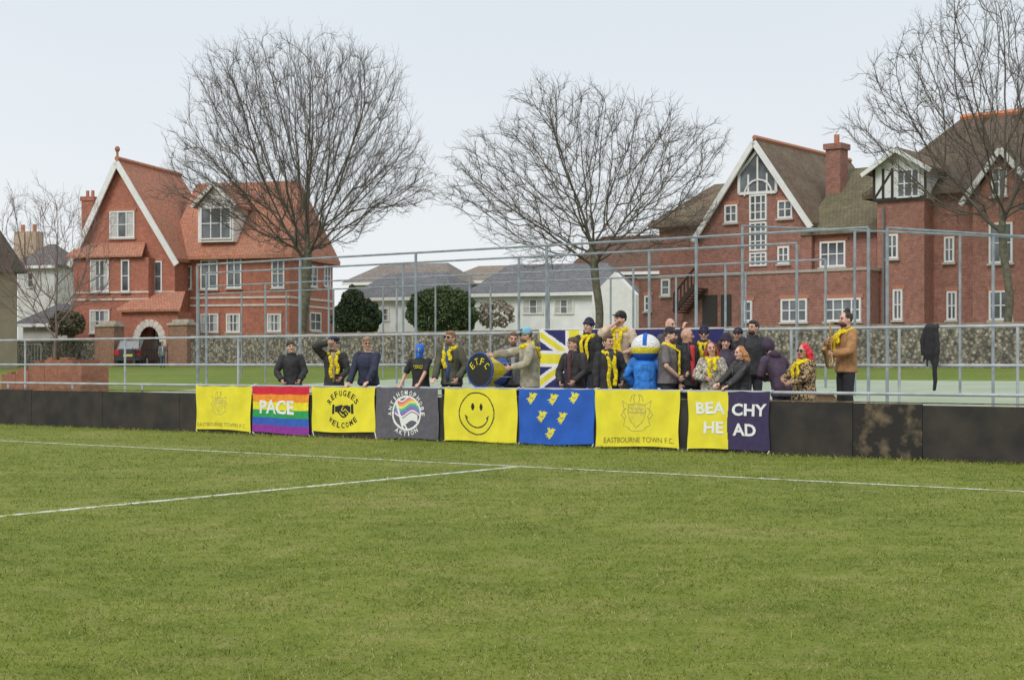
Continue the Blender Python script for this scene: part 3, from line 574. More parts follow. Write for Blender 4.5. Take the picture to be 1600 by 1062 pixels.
bush('conifer_bush','dark feathery conifer beside the red house wing',[(552,485,22,34,.7),(574,495,22,26,.5),(535,500,16,25,.3)],94,7000,(.035,.06,.028),(.085,.12,.055),.12,2)
bush('twiggy_shrub','brown twiggy leafless shrub between green bush and white bungalow',[(775,490,28,22,.3)],92,2000,(.26,.22,.17),(.38,.33,.26),.14,4)
bush('garden_hedge','low brown hedge at the foot of the red house gable',[(105,505,26,20,.6)],95,2500,(.09,.09,.05),(.17,.15,.09),.12,6)
# parked car
def car(fr,a,b,z,label,c):
    t=thing('parked_car',label,'car',fr.w(a,b,z)); w_=.88
    body=MB(fr).slab([(a-w_,b,z+.35),(a-w_,b,z+.95),(a-w_,b+.05,z+1.0),(a-w_,b+4.1,z+.95),(a-w_,b+4.3,z+.6),(a-w_,b+4.25,z+.35)],(2*w_,0,0)).build('body',mc(c,.3,.05),t)
    MB(fr).slab([(a-w_+.08,b+.06,z+1.0),(a-w_+.16,b+.4,z+1.62),(a-w_+.16,b+2.4,z+1.6),(a-w_+.08,b+3.2,z+.98)],(2*w_-.2,0,0)).build('cabin',mc(c,.3,.05),t)
    MB(fr).slab([(a-w_+.2,b+.03,z+1.06),(a+w_-.2,b+.03,z+1.06),(a+w_-.28,b+.28,z+1.55),(a-w_+.28,b+.28,z+1.55)],(0,.04,.0)).build('rear_window',mc((.2,.22,.24),.2),t)
    for s in (-1,1):
        MB(fr).box(a+s*.72-.14,a+s*.72+.14,b-.03,b+.04,z+.68,z+1.0).build('tail_light',M_red,t)
        for bb in (.75,3.4):
            x=a+s*.8; o=MB(fr).tube([(x-.1,b+bb,z+.33),(x+.1,b+bb,z+.33)],.33,16).build('wheel',mc((.02,.02,.02)),t); MB(fr).tube([(x-.11,b+bb,z+.33),(x+.11,b+bb,z+.33)],.18,12).build('rim',M_steel,o)
    MB(fr).box(a-.3,a+.3,b-.02,b-.002,z+.6,z+.74).build('number_plate',mc((.8,.65,.15)),t); MB(fr).box(a-w_+.02,a+w_-.02,b-.08,b-.001,z+.35,z+.52).build('bumper',mc((.06,.06,.06)),t)
CF=Fr(0,0,-10); cX=(200-800)/F*92.2; ca,cb__=CF.inv(cX,92.2); car(CF,ca,cb__,1.2,'dark parked car seen from behind through the iron gate',(.045,.045,.055))
# ---------- text
DG=bpy.context.evaluated_depsgraph_get
tcache={}
def text2d(s,bold=0.,shear=0):
    if (s,bold) in tcache: return tcache[(s,bold)]
    cu=bpy.data.curves.new('lettering','FONT'); cu.body=s; cu.offset=bold; cu.resolution_u=3; ob=bpy.data.objects.new('tmp',cu); col.objects.link(ob)
    bpy.context.view_layer.update(); me=bpy.data.meshes.new_from_object(ob.evaluated_get(DG()))
    V=np.array([tuple(v.co)[:2] for v in me.vertices]); Fs=[tuple(p.vertices) for p in me.polygons]
    bpy.data.objects.remove(ob); bpy.data.meshes.remove(me); bpy.data.curves.remove(cu); tcache[(s,bold)]=(V,Fs); return V,Fs
class Ban:
    def __init__(s,x0,x1,yt0,yt1,yb0,yb1,b,seed=0,amp=.012,fr=BF):
        s.a0,_,s.t0=fr.p(x0,yt0,b); s.a1,_,s.t1=fr.p(x1,yt1,b); s.b0=fr.p(x0,yb0,b)[2]; s.b1=fr.p(x1,yb1,b)[2]; s.b=b; s.W=s.a1-s.a0; s.H=((s.t0-s.b0)+(s.t1-s.b1))/2; s.sd=seed; s.amp=amp
    def m(s,x,y,off=0):    # metres from top left
        u=x/s.W; r=y/s.H; t=s.t0+(s.t1-s.t0)*u; b_=s.b0+(s.b1-s.b0)*u
        sag=.016*abs(sin(pi*u*3))*(1-r)+.014*sin(5*u+s.sd*2)*r
        z=t+(b_-t)*r-sag
        wv=s.amp*(sin(7*u*s.W+s.sd+1.5*r)*(.3+.7*r)+.5*sin(17*u*s.W+s.sd*2-2*r)*r)+s.amp*.6*sin(29*u*s.W+3*s.sd+2*r)*(1-.6*r)
        return (s.a0+s.W*u+.014*sin(6*r+s.sd)*(u-.5)*2,s.b-s.amp*1.5-wv-off,z)
def cloth(ban,fn,mats,parent,name='cloth',nx=160,ny=120):
    xs=np.linspace(0,ban.W,nx+1); ys=np.linspace(0,ban.H,ny+1); V=[]
    off=woff(parent)
    for y in ys:
        for x in xs: V.append(tuple(BF.w(*ban.m(x,y))-off))
    i,j=np.meshgrid(np.arange(nx),np.arange(ny)); b0=(j*(nx+1)+i).ravel(); Fc=np.stack([b0,b0+nx+1,b0+nx+2,b0+1],1)
    Xc=((xs[:-1]+xs[1:])/2)[i.ravel()]; Yc=((ys[:-1]+ys[1:])/2)[j.ravel()]
    return fast(name,V,Fc,mats,parent,fn(Xc,Yc,ban.W,ban.H),smooth=True)
def put(mb,ban,s,cx,cy,w,h,bold=0.0,rot=0,off=.006):
    V,Fs=text2d(s,bold); mn=V.min(0); mx_=V.max(0); c=(mn+mx_)/2; sx_=w/(mx_[0]-mn[0]); sy=h/(mx_[1]-mn[1]); cr,sr=cos(rot),sin(rot)
    vs=[]
    for p in V:
        x=(p[0]-c[0])*sx_; y=-(p[1]-c[1])*sy; vs.append(ban.m(cx+x*cr-y*sr,cy+x*sr+y*cr,off))
    mb.add(vs,Fs)
def arc(mb,ban,s,cx,cy,R,t0,t1,h,wl,bottom=False,bold=0):
    n_=len(s)
    for i,ch in enumerate(s):
        if ch==' ': continue
        t=t0+(t1-t0)*(i/(n_-1)); x=cx+R*sin(t); y=cy-R*cos(t)
        put(mb,ban,ch,x,y,wl*(.4 if ch in 'I.' else 1),h*(.2 if ch=='.' else 1),bold,t+(pi if bottom else 0))
def sd(X,Y,pts):
    D=np.full(X.shape,9.)
    for (x0,y0),(x1,y1) in zip(pts[:-1],pts[1:]):
        dx,dy=x1-x0,y1-y0; t=np.clip(((X-x0)*dx+(Y-y0)*dy)/(dx*dx+dy*dy+1e-12),0,1); D=np.minimum(D,np.hypot(X-x0-t*dx,Y-y0-t*dy))
    return D
def pip(X,Y,poly):
    ins=np.zeros(X.shape,bool); n_=len(poly)
    for i in range(n_):
        x0,y0=poly[i]; x1,y1=poly[(i+1)%n_]
        if y0==y1: continue
        c=((y0>Y)!=(y1>Y))&(X<(x1-x0)*(Y-y0)/(y1-y0)+x0); ins^=c
    return ins
M_by=mat('banner_yellow',YEL,.75,.09,3); M_k=mc((.02,.02,.02),.8); M_w=mat('banner_white',(.85,.85,.85),.75,.04,4); M_olv=mc((.50,.43,.10)); M_tint=mc((.72,.63,.08)); M_pur=mc((.05,.035,.10)); M_bl=mat('banner_blue',(.02,.11,.52),.75,.15,3); M_ch=mc((.12,.115,.14)); M_g2=mc((.26,.22,.05)); M_g1=mc((.38,.32,.08))
RB=[mc(c) for c in ((.68,.02,.05),(.88,.30,.03),(.84,.73,.03),(.03,.36,.10),(.04,.12,.5),(.28,.04,.34))]
RP=[mc(c) for c in ((.80,.16,.30),(.88,.38,.14),(.84,.75,.2),(.12,.5,.28),(.12,.28,.62),(.42,.14,.48))]
def crest(s):
    def fn(X,Y,W,H):
        cx=W*.50 if s else W*.42; cy=H*.38; k=H*(.31 if s else .25); x=(X-cx)/k; y=(Y-cy)/k; r=np.zeros(X.shape,int); t=.03
        sh=[(-.55,-.40),(0,-.46),(.55,-.40),(.58,.1),(.42,.55),(0,.95),(-.42,.55),(-.58,.1),(-.55,-.40)]
        r[pip(x,y,sh[:-1])]=2; ck=(np.floor((x+9)*4)+np.floor((y+9)*4))%2==0; r[pip(x,y,sh[:-1])&ck&(y>.12)]=0
        d=sd(x,y,sh); d=np.minimum(d,sd(x,y,[(-.57,.05),(.57,.05)]))
        for bx in (-.3,0,.3): d=np.minimum(d,sd(x,y,[(bx-.1,-.2),(bx,-.08),(bx+.1,-.2)]))
        for sgn in (-1,1):
            d=np.minimum(d,sd(x,y,[(sgn*.62,-.4),(sgn*.95,-.6),(sgn*.85,-.1),(sgn*1.05,.2),(sgn*.8,.5),(sgn*.9,.8),(sgn*.5,.95)]))
            d=np.minimum(d,sd(x,y,[(sgn*.7,-.2),(sgn*.9,.0),(sgn*.72,.3),(sgn*.85,.45)]))
            d=np.minimum(d,sd(x,y,[(sgn*.12,-.5),(sgn*.22,-.75),(sgn*.12,-1.0),(sgn*.34,-.9),(sgn*.42,-.6)]))
        d=np.minimum(d,sd(x,y,[(-.6,1.0),(-.3,1.12),(.3,1.12),(.6,1.0)])); r[d<t]=1; return r
    return fn
def f_rain(X,Y,W,H): return np.clip((Y/H*6).astype(int),0,5)
def f_hand(X,Y,W,H):
    cx,cy,k=W*.5,H*.5,H*.22; x=(X-cx)/k; y=(Y-cy)/k; r=np.zeros(X.shape,int)
    body=[(-1.0,-.35),(-.55,-.45),(-.2,-.55),(.1,-.42),(.5,-.5),(1.0,-.35),(1.0,.25),(.75,.35),(.55,.6),(.3,.75),(.05,.8),(-.2,.7),(-.5,.45),(-.75,.25),(-1.0,.2)]
    r[pip(x,y,body)]=1; r[pip(x,y,[(-1.4,-.55),(-1.05,-.5),(-1.05,.4),(-1.4,.45)])]=1; r[pip(x,y,[(1.4,-.6),(1.05,-.5),(1.05,.4),(1.4,.45)])]=1
    for p in ([(.05,-.3),(-.2,0),(.1,.1),(.3,-.1),(.75,.3)],[(-.4,.2),(-.25,.4)],[(-.2,.35),(-.05,.55)],[(.05,.45),(.15,.62)],[(.3,.25),(.5,.45)]): r[sd(x,y,p)<.045]=0
    return r
def f_anti(X,Y,W,H):
    cx,cy,R=W*.5,H*.5,H*.47; x=(X-cx)/R; y=(Y-cy)/R; d=np.hypot(x,y); r=np.zeros(X.shape,int); r[abs(d-.71)<.045]=1
    ins=d<.68; yy=y+.13*np.sin(x*5.5)+.06
    fl=ins&(x>-.62)&(yy>-.55)&(yy<.06)
    k=np.clip(((yy+.55)/.61*6).astype(int),0,5); r[fl]=2+k[fl]
    ed=ins&(((abs(yy+.57)<.035)|(abs(yy-.09)<.035))&(x>-.62)); r[ed]=1
    f2=ins&(x>-.30)&(x<.55)&(yy>.17)&(yy<.5); r[f2]=1
    r[ins&(sd(x,y,[(-.58,-.6),(-.2,.7)])<.045)]=1; r[ins&(sd(x,y,[(-.35,.1),(.02,.72)])<.04)]=1
    return r
def f_smile(X,Y,W,H):
    cx,cy,R=W*.46,H*.47,H*.40; x=(X-cx)/R; y=(Y-cy)/R; d=np.hypot(x,y); r=np.zeros(X.shape,int); r[abs(d-1)<.03]=1
    for s in (-1,1): r[np.hypot((x-s*.24)/.5,y+.32)<.17]=1; r[sd(x,y,[(s*.56,.22),(s*.68,.12)])<.035]=1
    r[(abs(np.hypot(x,(y-.0)/.98)-.68)<.035)&(y>.2)]=1
    return r
def martlet(x,y):
    b=[(-1,.05),(-.55,-.15),(-.3,-.45),(.05,-.4),(.2,-.75),(.45,-.85),(.75,-.7),(1.0,-.68),(.72,-.5),(.6,-.2),(.35,.2),(.1,.45),(-.1,.8),(-.15,.45),(-.35,.75),(-.35,.35),(-.75,.45),(-.5,.15)]
    r=pip(x,y,b); r|=pip(x,y,[(-.25,-.3),(-.55,-.95),(-.25,-.75),(-.15,-1.0),(.05,-.7),(.15,-.4)]); r&=~(sd(x,y,[(-.3,-.2),(.1,0),(.3,-.2)])<.05); return r
def f_mart(X,Y,W,H):
    r=np.zeros(X.shape,int)
    for cx,cy in ((.18,.17),(.46,.19),(.74,.17),(.31,.51),(.58,.53),(.42,.81)):
        k=H*.13; r[martlet((X-cx*W)/k,(Y-cy*H)/k)]=1
    return r
def f_beach(X,Y,W,H): return (X>W*.5+.01*np.sin(Y*9)).astype(int)
def f_union(X,Y,W,H):
    x=(X/W-.20)/.24; y=Y/H*2-1; r=np.zeros(X.shape,int); d=np.minimum(abs(y-x),abs(y+x))*.7
    r[d<.17]=1; r[d<.08]=2; c=np.minimum(abs(x)*1.3,abs(y)); r[c<.28]=1; r[c<.17]=2; r[X/W>.5]=0; return r
BG='supporter banners hung along the black boards'
def banner(nm,label,px,fn,mats,txts=(),seed=0,b=-.03):
    bn=Ban(*px,b,seed); t=thing(nm,label,'banner',BF.w(bn.a0+bn.W/2,b,bn.b0),BG); cloth(bn,fn,mats,t)
    for tx,mt in txts:
        m=MB(BF); tx(m,bn); m.build('lettering',mt,t,recalc=False)
    for x in (.01,bn.W-.01):
        p=bn.m(x,bn.H,0); MB(BF).tube([p,(p[0]+random.uniform(-.04,.04),p[1]+.01,max(p[2]-.12,.01))],.011,5).build('tie',M_w,t); p=bn.m(x,0,0); MB(BF).tube([(p[0],p[1],p[2]),(p[0],.07,.985)],.008,5).build('tie',M_w,t)
def W_(s,cx,cy,w,h,bold=0): return lambda m,bn: put(m,bn,s,bn.W*cx,bn.H*cy,bn.W*w,bn.H*h,bold)
def A_(s,cy,R,t0,t1,h,wl,bt,bold=.015): return lambda m,bn: arc(m,bn,s,bn.W*.5,bn.H*cy,bn.H*R,t0,t1,bn.H*h,bn.H*wl,bt,bold)
banner('fabric_banner','leftmost yellow banner with faint crest and small club name',(308,393,602,603,669,674),crest(0),[M_by,M_olv,M_tint],[(W_('EASTBOURNE TOWN F.C.',.47,.885,.88,.085),M_g1)],1)
banner('rainbow_banner','rainbow striped banner reading PACE in white',(396,484,603,603,675,679),f_rain,RB,[(W_('PACE',.43,.44,.62,.30,.03),M_w)],2)
banner('fabric_banner','yellow banner reading REFUGEES WELCOME around a black handshake',(488,587,604,604,673,676),f_hand,[M_by,M_k],[(A_('REFUGEES',.62,.50,-.92,.92,.13,.088,False),M_k),(A_('WELCOME',.28,.56,pi+.66,pi-.66,.12,.088,True),M_k)],3)
banner('fabric_banner','charcoal banner with round rainbow flag emblem and white lettering',(588,686,604,606,683,687),f_anti,[M_ch,M_w]+RP,[(A_('ANTIHOMOPHOBE',.5,.412,-1.6,1.6,.095,.068,False,.02),M_w),(A_('AKTION',.5,.412,pi+.6,pi-.6,.095,.075,True,.02),M_w)],4)
banner('fabric_banner','yellow banner with a black outlined smiling face',(695,808,606,607,688,691),f_smile,[M_by,M_k],(),5)
banner('fabric_banner','blue banner with six small yellow birds',(812,929,607,607,692,695),f_mart,[M_bl,M_by],(),6)
banner('fabric_banner','larger yellow banner with faint crest right of the blue bird banner',(932,1062,608,609,696,700),crest(1),[M_by,M_olv,M_tint],[(W_('EASTBOURNE TOWN F.C.',.52,.88,.84,.095),M_g2)],7)
banner('fabric_banner','half yellow half navy banner reading BEACHY HEAD',(1076,1203,610,611,701,703),f_beach,[M_by,M_pur],[(W_('BEA',.285,.29,.37,.21,.03),M_w),(W_('CHY',.76,.31,.42,.21,.03),M_w),(W_('HE',.32,.63,.25,.21,.03),M_w),(W_('AD',.70,.65,.28,.21,.03),M_w)],8)
bn=Ban(845,1132,515,513,606,604,2.56,9,.02); t=thing('union_flag','navy flag with yellow and white crosses hung on the rear railing','flag',BF.w(bn.a0+bn.W/2,2.55,bn.b0)); cloth(bn,f_union,[mc((.03,.03,.14)),M_w,M_by],t,nx=200)
MB(BF).tube([(bn.a0,2.57,bn.t0),(bn.a1,2.57,bn.t1)],.008,5).build('cord',M_w,t)
print('banners',time.time()-T0)
# ---------- people
TXC=bpy.data.textures.new('folds','CLOUDS'); TXC.noise_scale=.11; TXC.noise_depth=2
TXH=bpy.data.textures.new('strands','CLOUDS'); TXH.noise_scale=.035; TXH.noise_depth=2
def vox(mb,name,m,parent,size,it=4,label=None,disp=0,tex=None):
    o=mb.build(name,m,parent,label,local=True)
    r=o.modifiers.new('r','REMESH'); r.mode='VOXEL'; r.voxel_size=size
    s=o.modifiers.new('s','SMOOTH'); s.iterations=it; s.factor=.5
    if disp: d=o.modifiers.new('d','DISPLACE'); d.texture=tex or TXC; d.strength=disp; d.mid_level=.42; d.texture_coords='GLOBAL'
    bpy.context.view_layer.update(); me=bpy.data.meshes.new_from_object(o.evaluated_get(DG())); o.modifiers.clear(); old=o.data; o.data=me; bpy.data.meshes.remove(old)
    if not me.materials: me.materials.append(m)
    me.polygons.foreach_set('use_smooth',[True]*len(me.polygons)); return o
def ik(S,T,l1,l2,pole):
    d=T-S; L=max(.12,min(d.length,(l1+l2)*.995)); dn=d.normalized(); T=S+dn*L; x=(l1*l1-l2*l2+L*L)/(2*L); h=sqrt(max(l1*l1-x*x,0)); p=(pole-dn*pole.dot(dn)).normalized()
    return S+dn*x+p*h,T
def hand(mb,W,D,N,side,curl,s):
    D=D.normalized(); N=(N-D*N.dot(D)).normalized(); S=D.cross(N)*side; R=Matrix((S,D,N)).transposed()
    mb.ell(W+D*.05*s,(.042*s,.056*s,.018*s),10,8,R)
    for i,Ln in enumerate((.068,.077,.072,.056)):
        p=W+D*.088*s+S*(i-1.5)*.021*s; pts=[p-D*.03*s,p]; an=0
        for j in range(3):
            an+=curl; p=p+(D*cos(an)+N*sin(an))*Ln*s/3*(1.1-.1*j); pts.append(p)
        mb.tube(pts,[.0095*s,.0095*s,.009*s,.0085*s,.007*s],6)
    b=W+D*.025*s-S*.03*s; mb.tube([b,b+(D*.6-S*.75+N*.25).normalized()*.035*s,b+(D*.85-S*.6+N*.45).normalized()*.07*s],[.013*s,.011*s,.008*s],6)
SKS=[(.62,.36,.27),(.66,.41,.32),(.58,.33,.24),(.68,.40,.31)]; SKM=[mat('skin',c,.6,.08,20) for c in SKS]
M_lip=mc((.42,.12,.11)); M_eye=mc((.03,.02,.015),.3); M_brow=mc((.12,.07,.04)); PN=[0]
def person(px,top,v,yaw,label,top_=(.03,.03,.035),kind='jacket',shirt=None,hair='short',hc=(.05,.03,.02),scarf=0,hat=None,hatc=(.03,.03,.04),glasses=None,beard=None,arms=(None,None),hy=0,lean=0,tr=(.035,.038,.05),sleeve=1.,fat=1.,tm=None,ground=None,fr=BF,curl=.35,female=False,nod=0,tilt=0,fold=.028):
    a,_,zt=fr.p(px,top,v); g=gz(v) if ground is None else ground; H=zt-g; s=H/1.76
    loc=fr.w(a,v,g); yr=radians(yaw); t=thing('person',label,'person',loc,None,yr); PN[0]+=1
    msk=SKM[PN[0]%4]; sway=random.uniform(-.025,.025); fat=fat*1.04
    top_=tuple(c+.016 for c in top_)
    def sh(p): 
        x,y,z=p; k=max(0,z-.95)/.7; y-=lean*k; x+=sway*k; return Vector((x*s,y*s,z*s))
    if not nod: nod=random.uniform(-4,7)
    if not tilt: tilt=random.uniform(-5,5)
    Rh=Matrix.Rotation(radians(hy),3,'Z')@Matrix.Rotation(radians(nod),3,'X')@Matrix.Rotation(radians(tilt),3,'Y')
    def hd(p):
        q=Rh@(Vector(p)-Vector((0,0,1.52)))+Vector((0,0,1.52)); return sh((q.x,q.y-.015,q.z))
    sw=.172*fat if not female else .155; dsh=random.uniform(-.012,.012)
    S=[sh((-sw,0,1.42+dsh)),sh((sw,0,1.42-dsh))]; J=[]
    for i,side in enumerate((-1,1)):
        B_=arms[i]
        if B_ is None: T=Vector((side*.24*s,random.uniform(-.12,.0)*s,.86*s)); pole=Vector((side*.5,.8,0))
        elif B_[0]=='rail':
            wpt=BF.w(BF.inv(loc.x,loc.y)[0]+B_[1],.085,1.005); d=wpt-loc; T=Vector((d.x*cos(-yr)-d.y*sin(-yr),d.x*sin(-yr)+d.y*cos(-yr),d.z)); pole=Vector((side*.5,.9,-.5))
        else: T=Vector(B_[:3])*s; pole=Vector((side*.8,.3,-.6)) if len(B_)<4 else Vector(B_[3])
        E,T=ik(S[i],T,.29*s,.26*s,pole); J.append((S[i],E,T))
    mb=MB(); tor=[(.84,.13,.10),(.92,.16,.115),(1.05,.135,.10),(1.18,.145,.11),(1.30,.165,.12),(1.40,.16,.105),(1.46,.09,.07),(1.50,.058,.06),(1.57,.052,.056)]
    mb.rings([(*sh((0,0,z)),rx*s*fat if z<1.44 else rx*s,ry*s*(fat if z<1.44 else 1)) for z,rx,ry in tor])
    legs=[]
    for i,side in enumerate((-1,1)):
        h_=Vector((side*.09*s,0,.90*s)); k_=Vector((side*.10*s,-.02*s,.49*s)); an=Vector((side*.11*s,.02*s,.08*s)); legs.append((h_,k_,an))
        mb.tube([h_,(h_+k_)/2,k_,(k_*.6+an*.4),an],[.088*s,.075*s,.055*s,.052*s,.036*s],10); mb.ell(an+Vector((0,-.06*s,-.045*s)),(.04*s,.12*s,.035*s))
        S_,E,T=J[i]; mb.ell(S_,(.058*s,)*3); mb.tube([S_,(S_+E)/2,E,E*.7+T*.3,T],[.052*s,.047*s,.039*s,.038*s,.026*s],9)
        D=(T-E).normalized(); 
        if arms[i] is not None and arms[i][0]=='rail': D=Vector((D.x*.6,D.y*.8-.3,-.25)); Nn=Vector((0,0,-1))
        elif arms[i] is None: Nn=Vector((-side,0,0))
        else: Nn=Vector((-side*.7,.4,0.3))
        hand(mb,T,D,Nn,side,curl if arms[i] is None or arms[i][0]=='rail' else .75,s)
    mb.ell(hd((0,0,1.645)),(.074*s,.094*s,.112*s),16,12,Rh); mb.ell(hd((0,-.022,1.575)),(.054*s,.066*s,.057*s),12,8,Rh); mb.ell(hd((0,-.070,1.548)),(.024*s,.022*s,.018*s),8,6,Rh)
    mb.tube([hd((0,-.088,1.658)),hd((0,-.112,1.62)),hd((0,-.095,1.605))],[.010*s,.017*s,.012*s],8)
    for side in (-1,1): mb.ell(hd((side*.078,.01,1.635)),(.012*s,.022*s,.032*s),8,6,Rh); mb.ell(hd((side*.04,-.068,1.615)),(.022*s,.02*s,.02*s),8,6,Rh)
    mb.ell(hd((0,-.078,1.675)),(.052*s,.02*s,.012*s),10,6,Rh)
    vox(mb,'body',msk,t,.0100,2)
    m=MB()
    for side in (-1,1): m.ell(hd((side*.03,-.090,1.650)),(.014*s,.009*s,.007*s),8,6,Rh)
    if hat!='balaclava' and hat!='costume':
        m.build('eyes',M_eye,t,local=True,smooth=True); m=MB()
        for side in (-1,1): m.tube([hd((side*.015,-.099,1.672)),hd((side*.035,-.097,1.677)),hd((side*.053,-.086,1.670))],.0055*s,5)
        m.build('eyebrows',M_brow,t,local=True)
    m=MB().ell(hd((0,-.090,1.583)),(.026*s,.009*s,.007*s),8,6,Rh)
    if hat!='costume': m.build('mouth',M_lip,t,local=True,smooth=True)
    m=MB(); m.rings([(*sh((0,0,z)),rx*s*fat,ry*s*fat) for z,rx,ry in ((.83,.14,.11),(.92,.175,.13),(1.02,.15,.115))])
    for h_,k_,an in legs: m.tube([h_,k_,an+Vector((0,0,.01))],[.10*s,.07*s,.06*s],10)
    vox(m,'trousers',mc(tr),t,.02,3,disp=.02)
    for h_,k_,an in legs: MB().ell(an+Vector((0,-.06*s,-.035*s)),(.05*s,.14*s,.045*s),10,8).build('shoe',mc((.04,.035,.03),.5),t,local=True,smooth=True)
    g_=.024 if kind!='tee' else .010; hem=.80 if kind=='coat' else (.85 if kind=='jacket' else .89)
    m=MB(); 
    tor=[(hem,.182,.138),(.95,.17,.132),(1.06,.156,.124),(1.18,.16,.128),(1.30,.174,.134),(1.39,.172,.118),(1.45,.115,.085),(1.485,.078,.074)]
    if kind in('jacket','coat'): tor.append((1.525,.080,.082))
    m.rings([(*sh((0,0,z)),(rx+g_*.5)*s*(fat if z<1.44 else 1),(ry+g_*.5)*s*(fat if z<1.44 else 1)) for z,rx,ry in tor])
    for S_,E,T in J:
        m.ell(S_,((.062+g_*.6)*s,)*3)
        if kind=='tee': e=S_*.15+E*.85; m.tube([S_,e],[.062*s,.062*s],10)
        else:
            k=1.0 if sleeve==1 else sleeve; Te=E+(T-E)*(.97*k)
            pp=[S_+(E-S_)*(q/4) for q in range(4)]+[E+(Te-E)*(q/4) for q in range(5)]; rr_=[(.056+g_)*s-.022*s*(q/8)+random.uniform(-.007,.007)*s for q in range(9)]
            m.tube(pp,rr_,10)
    vox(m,{'tee':'t_shirt','jumper':'jumper','jacket':'jacket','coat':'coat'}[kind],tm or mc(top_,.8,.3,7,.3),t,.013,2,disp=fold if kind!='tee' else .016)
    fy=-(.136+g_*.5)*fat
    if shirt: 
        m=MB(); m.rings([(*sh((0,fy+.024,z)),w_*s,.046*s) for z,w_ in ((.92,.03),(1.1,.036),(1.3,.052),(1.42,.045),(1.49,.03))]); m.build('shirt_front',mc(shirt),t,local=True,smooth=True)
    if kind in('jacket',) and shirt: 
        for side in (-1,1): MB().tube([sh((side*.03,-.085,1.51)),sh((side*.075,-.128,1.42)),sh((side*.05,fy-.016,1.25))],[.014*s,.022*s,.008*s],6).build('lapel',mc(tuple(c*1.4 for c in top_)),t,local=True,smooth=True)
    if scarf:
        m=MB(); n_=14; R_=.090 if kind!='tee' else .078
        pts=[sh((R_*1.05*cos(2*pi*i/n_),R_*sin(2*pi*i/n_)-.012,1.472+.025*sin(2*pi*i/n_)+random.uniform(-.008,.008))) for i in range(n_)]
        m.tube(pts,[.037*s*(1+random.uniform(-.2,.25)) for i in range(n_)],8,1.1,True)
        L_={1:1.02,2:.86,3:1.15}[abs(scarf)]; sg=-1 if scarf>0 else 1
        for side,ln in ((-1,L_+random.uniform(-.04,.04)),(1,L_+random.uniform(.04,.14))):
            zs=np.linspace(1.45,ln,8); ph=random.uniform(0,3); sl_=random.uniform(-.02,.03); m.tube([sh((side*(.05+.016*sin(i*1.4+ph)+sl_*i/7),sg*(-fy+.022 if i>0 else .09),z)) for i,z in enumerate(zs)],[.028*s]+[.035*s,.041*s,.034*s,.042*s,.037*s,.041*s,.038*s],6,.5)
        vox(m,'scarf',mat('yellow_scarf',SCARF,.95,.4,28,.5),t,.009,1,disp=.012,tex=TXH)
    if hair:
        m=MB()
        m.ell(hd((0,.022,1.672)),(.083*s,.091*s,.096*s),16,12,Rh)
        if hair=='short': m.ell(hd((0,-.002,1.71)),(.074*s,.088*s,.055*s),14,8,Rh)
        if hair=='quiff': m.ell(hd((0,-.03,1.735)),(.064*s,.06*s,.035*s),12,8,Rh)
        if hair=='bun': m.ell(hd((0,.03,1.78)),(.045*s,.045*s,.04*s),10,8,Rh)
        if hair in('long','curly'):
            for k in range(34):
                an=random.uniform(-.5,pi+.5); x0=.085*cos(an); y0=.02+.085*abs(sin(an)) if sin(an)>0 else .0
                w_=.035 if hair=='curly' else .012
                m.tube([hd((x0*.8,y0*.7,1.70)),hd((x0*1.15+random.uniform(-w_,w_),y0+.01,1.60)),hd((x0*1.35+random.uniform(-w_,w_),y0+.035,1.50)),hd((x0*1.3+random.uniform(-w_,w_),y0+.05,1.38+random.uniform(-.07,.06)))],[.02*s,.025*s,.022*s,.008*s],6)
        vox(m,'hair',mat('hair',hc,.6,.4,40,.4),t,.008,0,disp=.022,tex=TXH)
    if beard:
        m=MB().ell(hd((0,-.036,1.565)),(.058*s,.066*s,.048*s),14,10,Rh,.03); m.build('beard',mat('beard',beard,.8,.3,40),t,local=True,smooth=True)
        MB().ell(hd((0,-.104,1.588)),(.022*s,.006*s,.005*s),8,6,Rh).build('lips',M_lip,t,local=True)
    if hat in('cap','beanie','beret'):
        m=MB(); rz_={'cap':.090,'beanie':.115,'beret':.05}[hat]; rr_={'cap':.090,'beanie':.092,'beret':.115}[hat]
        m.ell(hd((0,.014,{'cap':1.695,'beanie':1.69,'beret':1.745}[hat])),(rr_*s,(rr_+.008)*s,rz_*s),18,12,Rh)
        if hat=='cap': 
            bs=[hd((.075*cos(q),-.07-.085*sin(q),1.700-.014*sin(q))) for q in [pi*i/8 for i in range(9)]]; m.slab([tuple(p) for p in bs],(0,0,.012*s))
        if hat=='beanie': m.tube([hd((.091*cos(2*pi*i/14),.010+.100*sin(2*pi*i/14),1.69)) for i in range(14)],.016*s,8,1.6,True)
        m.build(hat,mc(hatc,.9,.15,20),t,local=True,smooth=True)
    if hat=='hood':
        m=MB(); m.ell(hd((0,.03,1.66)),(.105*s,.115*s,.135*s),14,10,Rh); m.ell(sh((0,.06,1.50)),(.11*s,.09*s,.08*s)); vox(m,'hood',mc(hatc),t,.014,3,disp=.025)
    if hat=='balaclava':
        m=MB(); m.ell(hd((0,-.002,1.645)),(.088*s,.106*s,.122*s),16,12,Rh); m.rings([(*hd((0,0,1.48)),.07*s,.07*s),(*hd((0,-.01,1.6)),.07*s,.085*s)]); vox(m,'balaclava',mc(hatc,.95,.15,30),t,.012,2)
        m=MB(); m.ell(hd((0,-.098,1.655)),(.045*s,.012*s,.014*s),12,8,Rh); o=m.build('eye_opening',msk,t,local=True,smooth=True); m=MB()
        for side in (-1,1): m.ell(hd((side*.024,-.109,1.655)),(.009*s,.005*s,.006*s),8,6,Rh)
        m.build('eyes',M_eye,o,local=True)
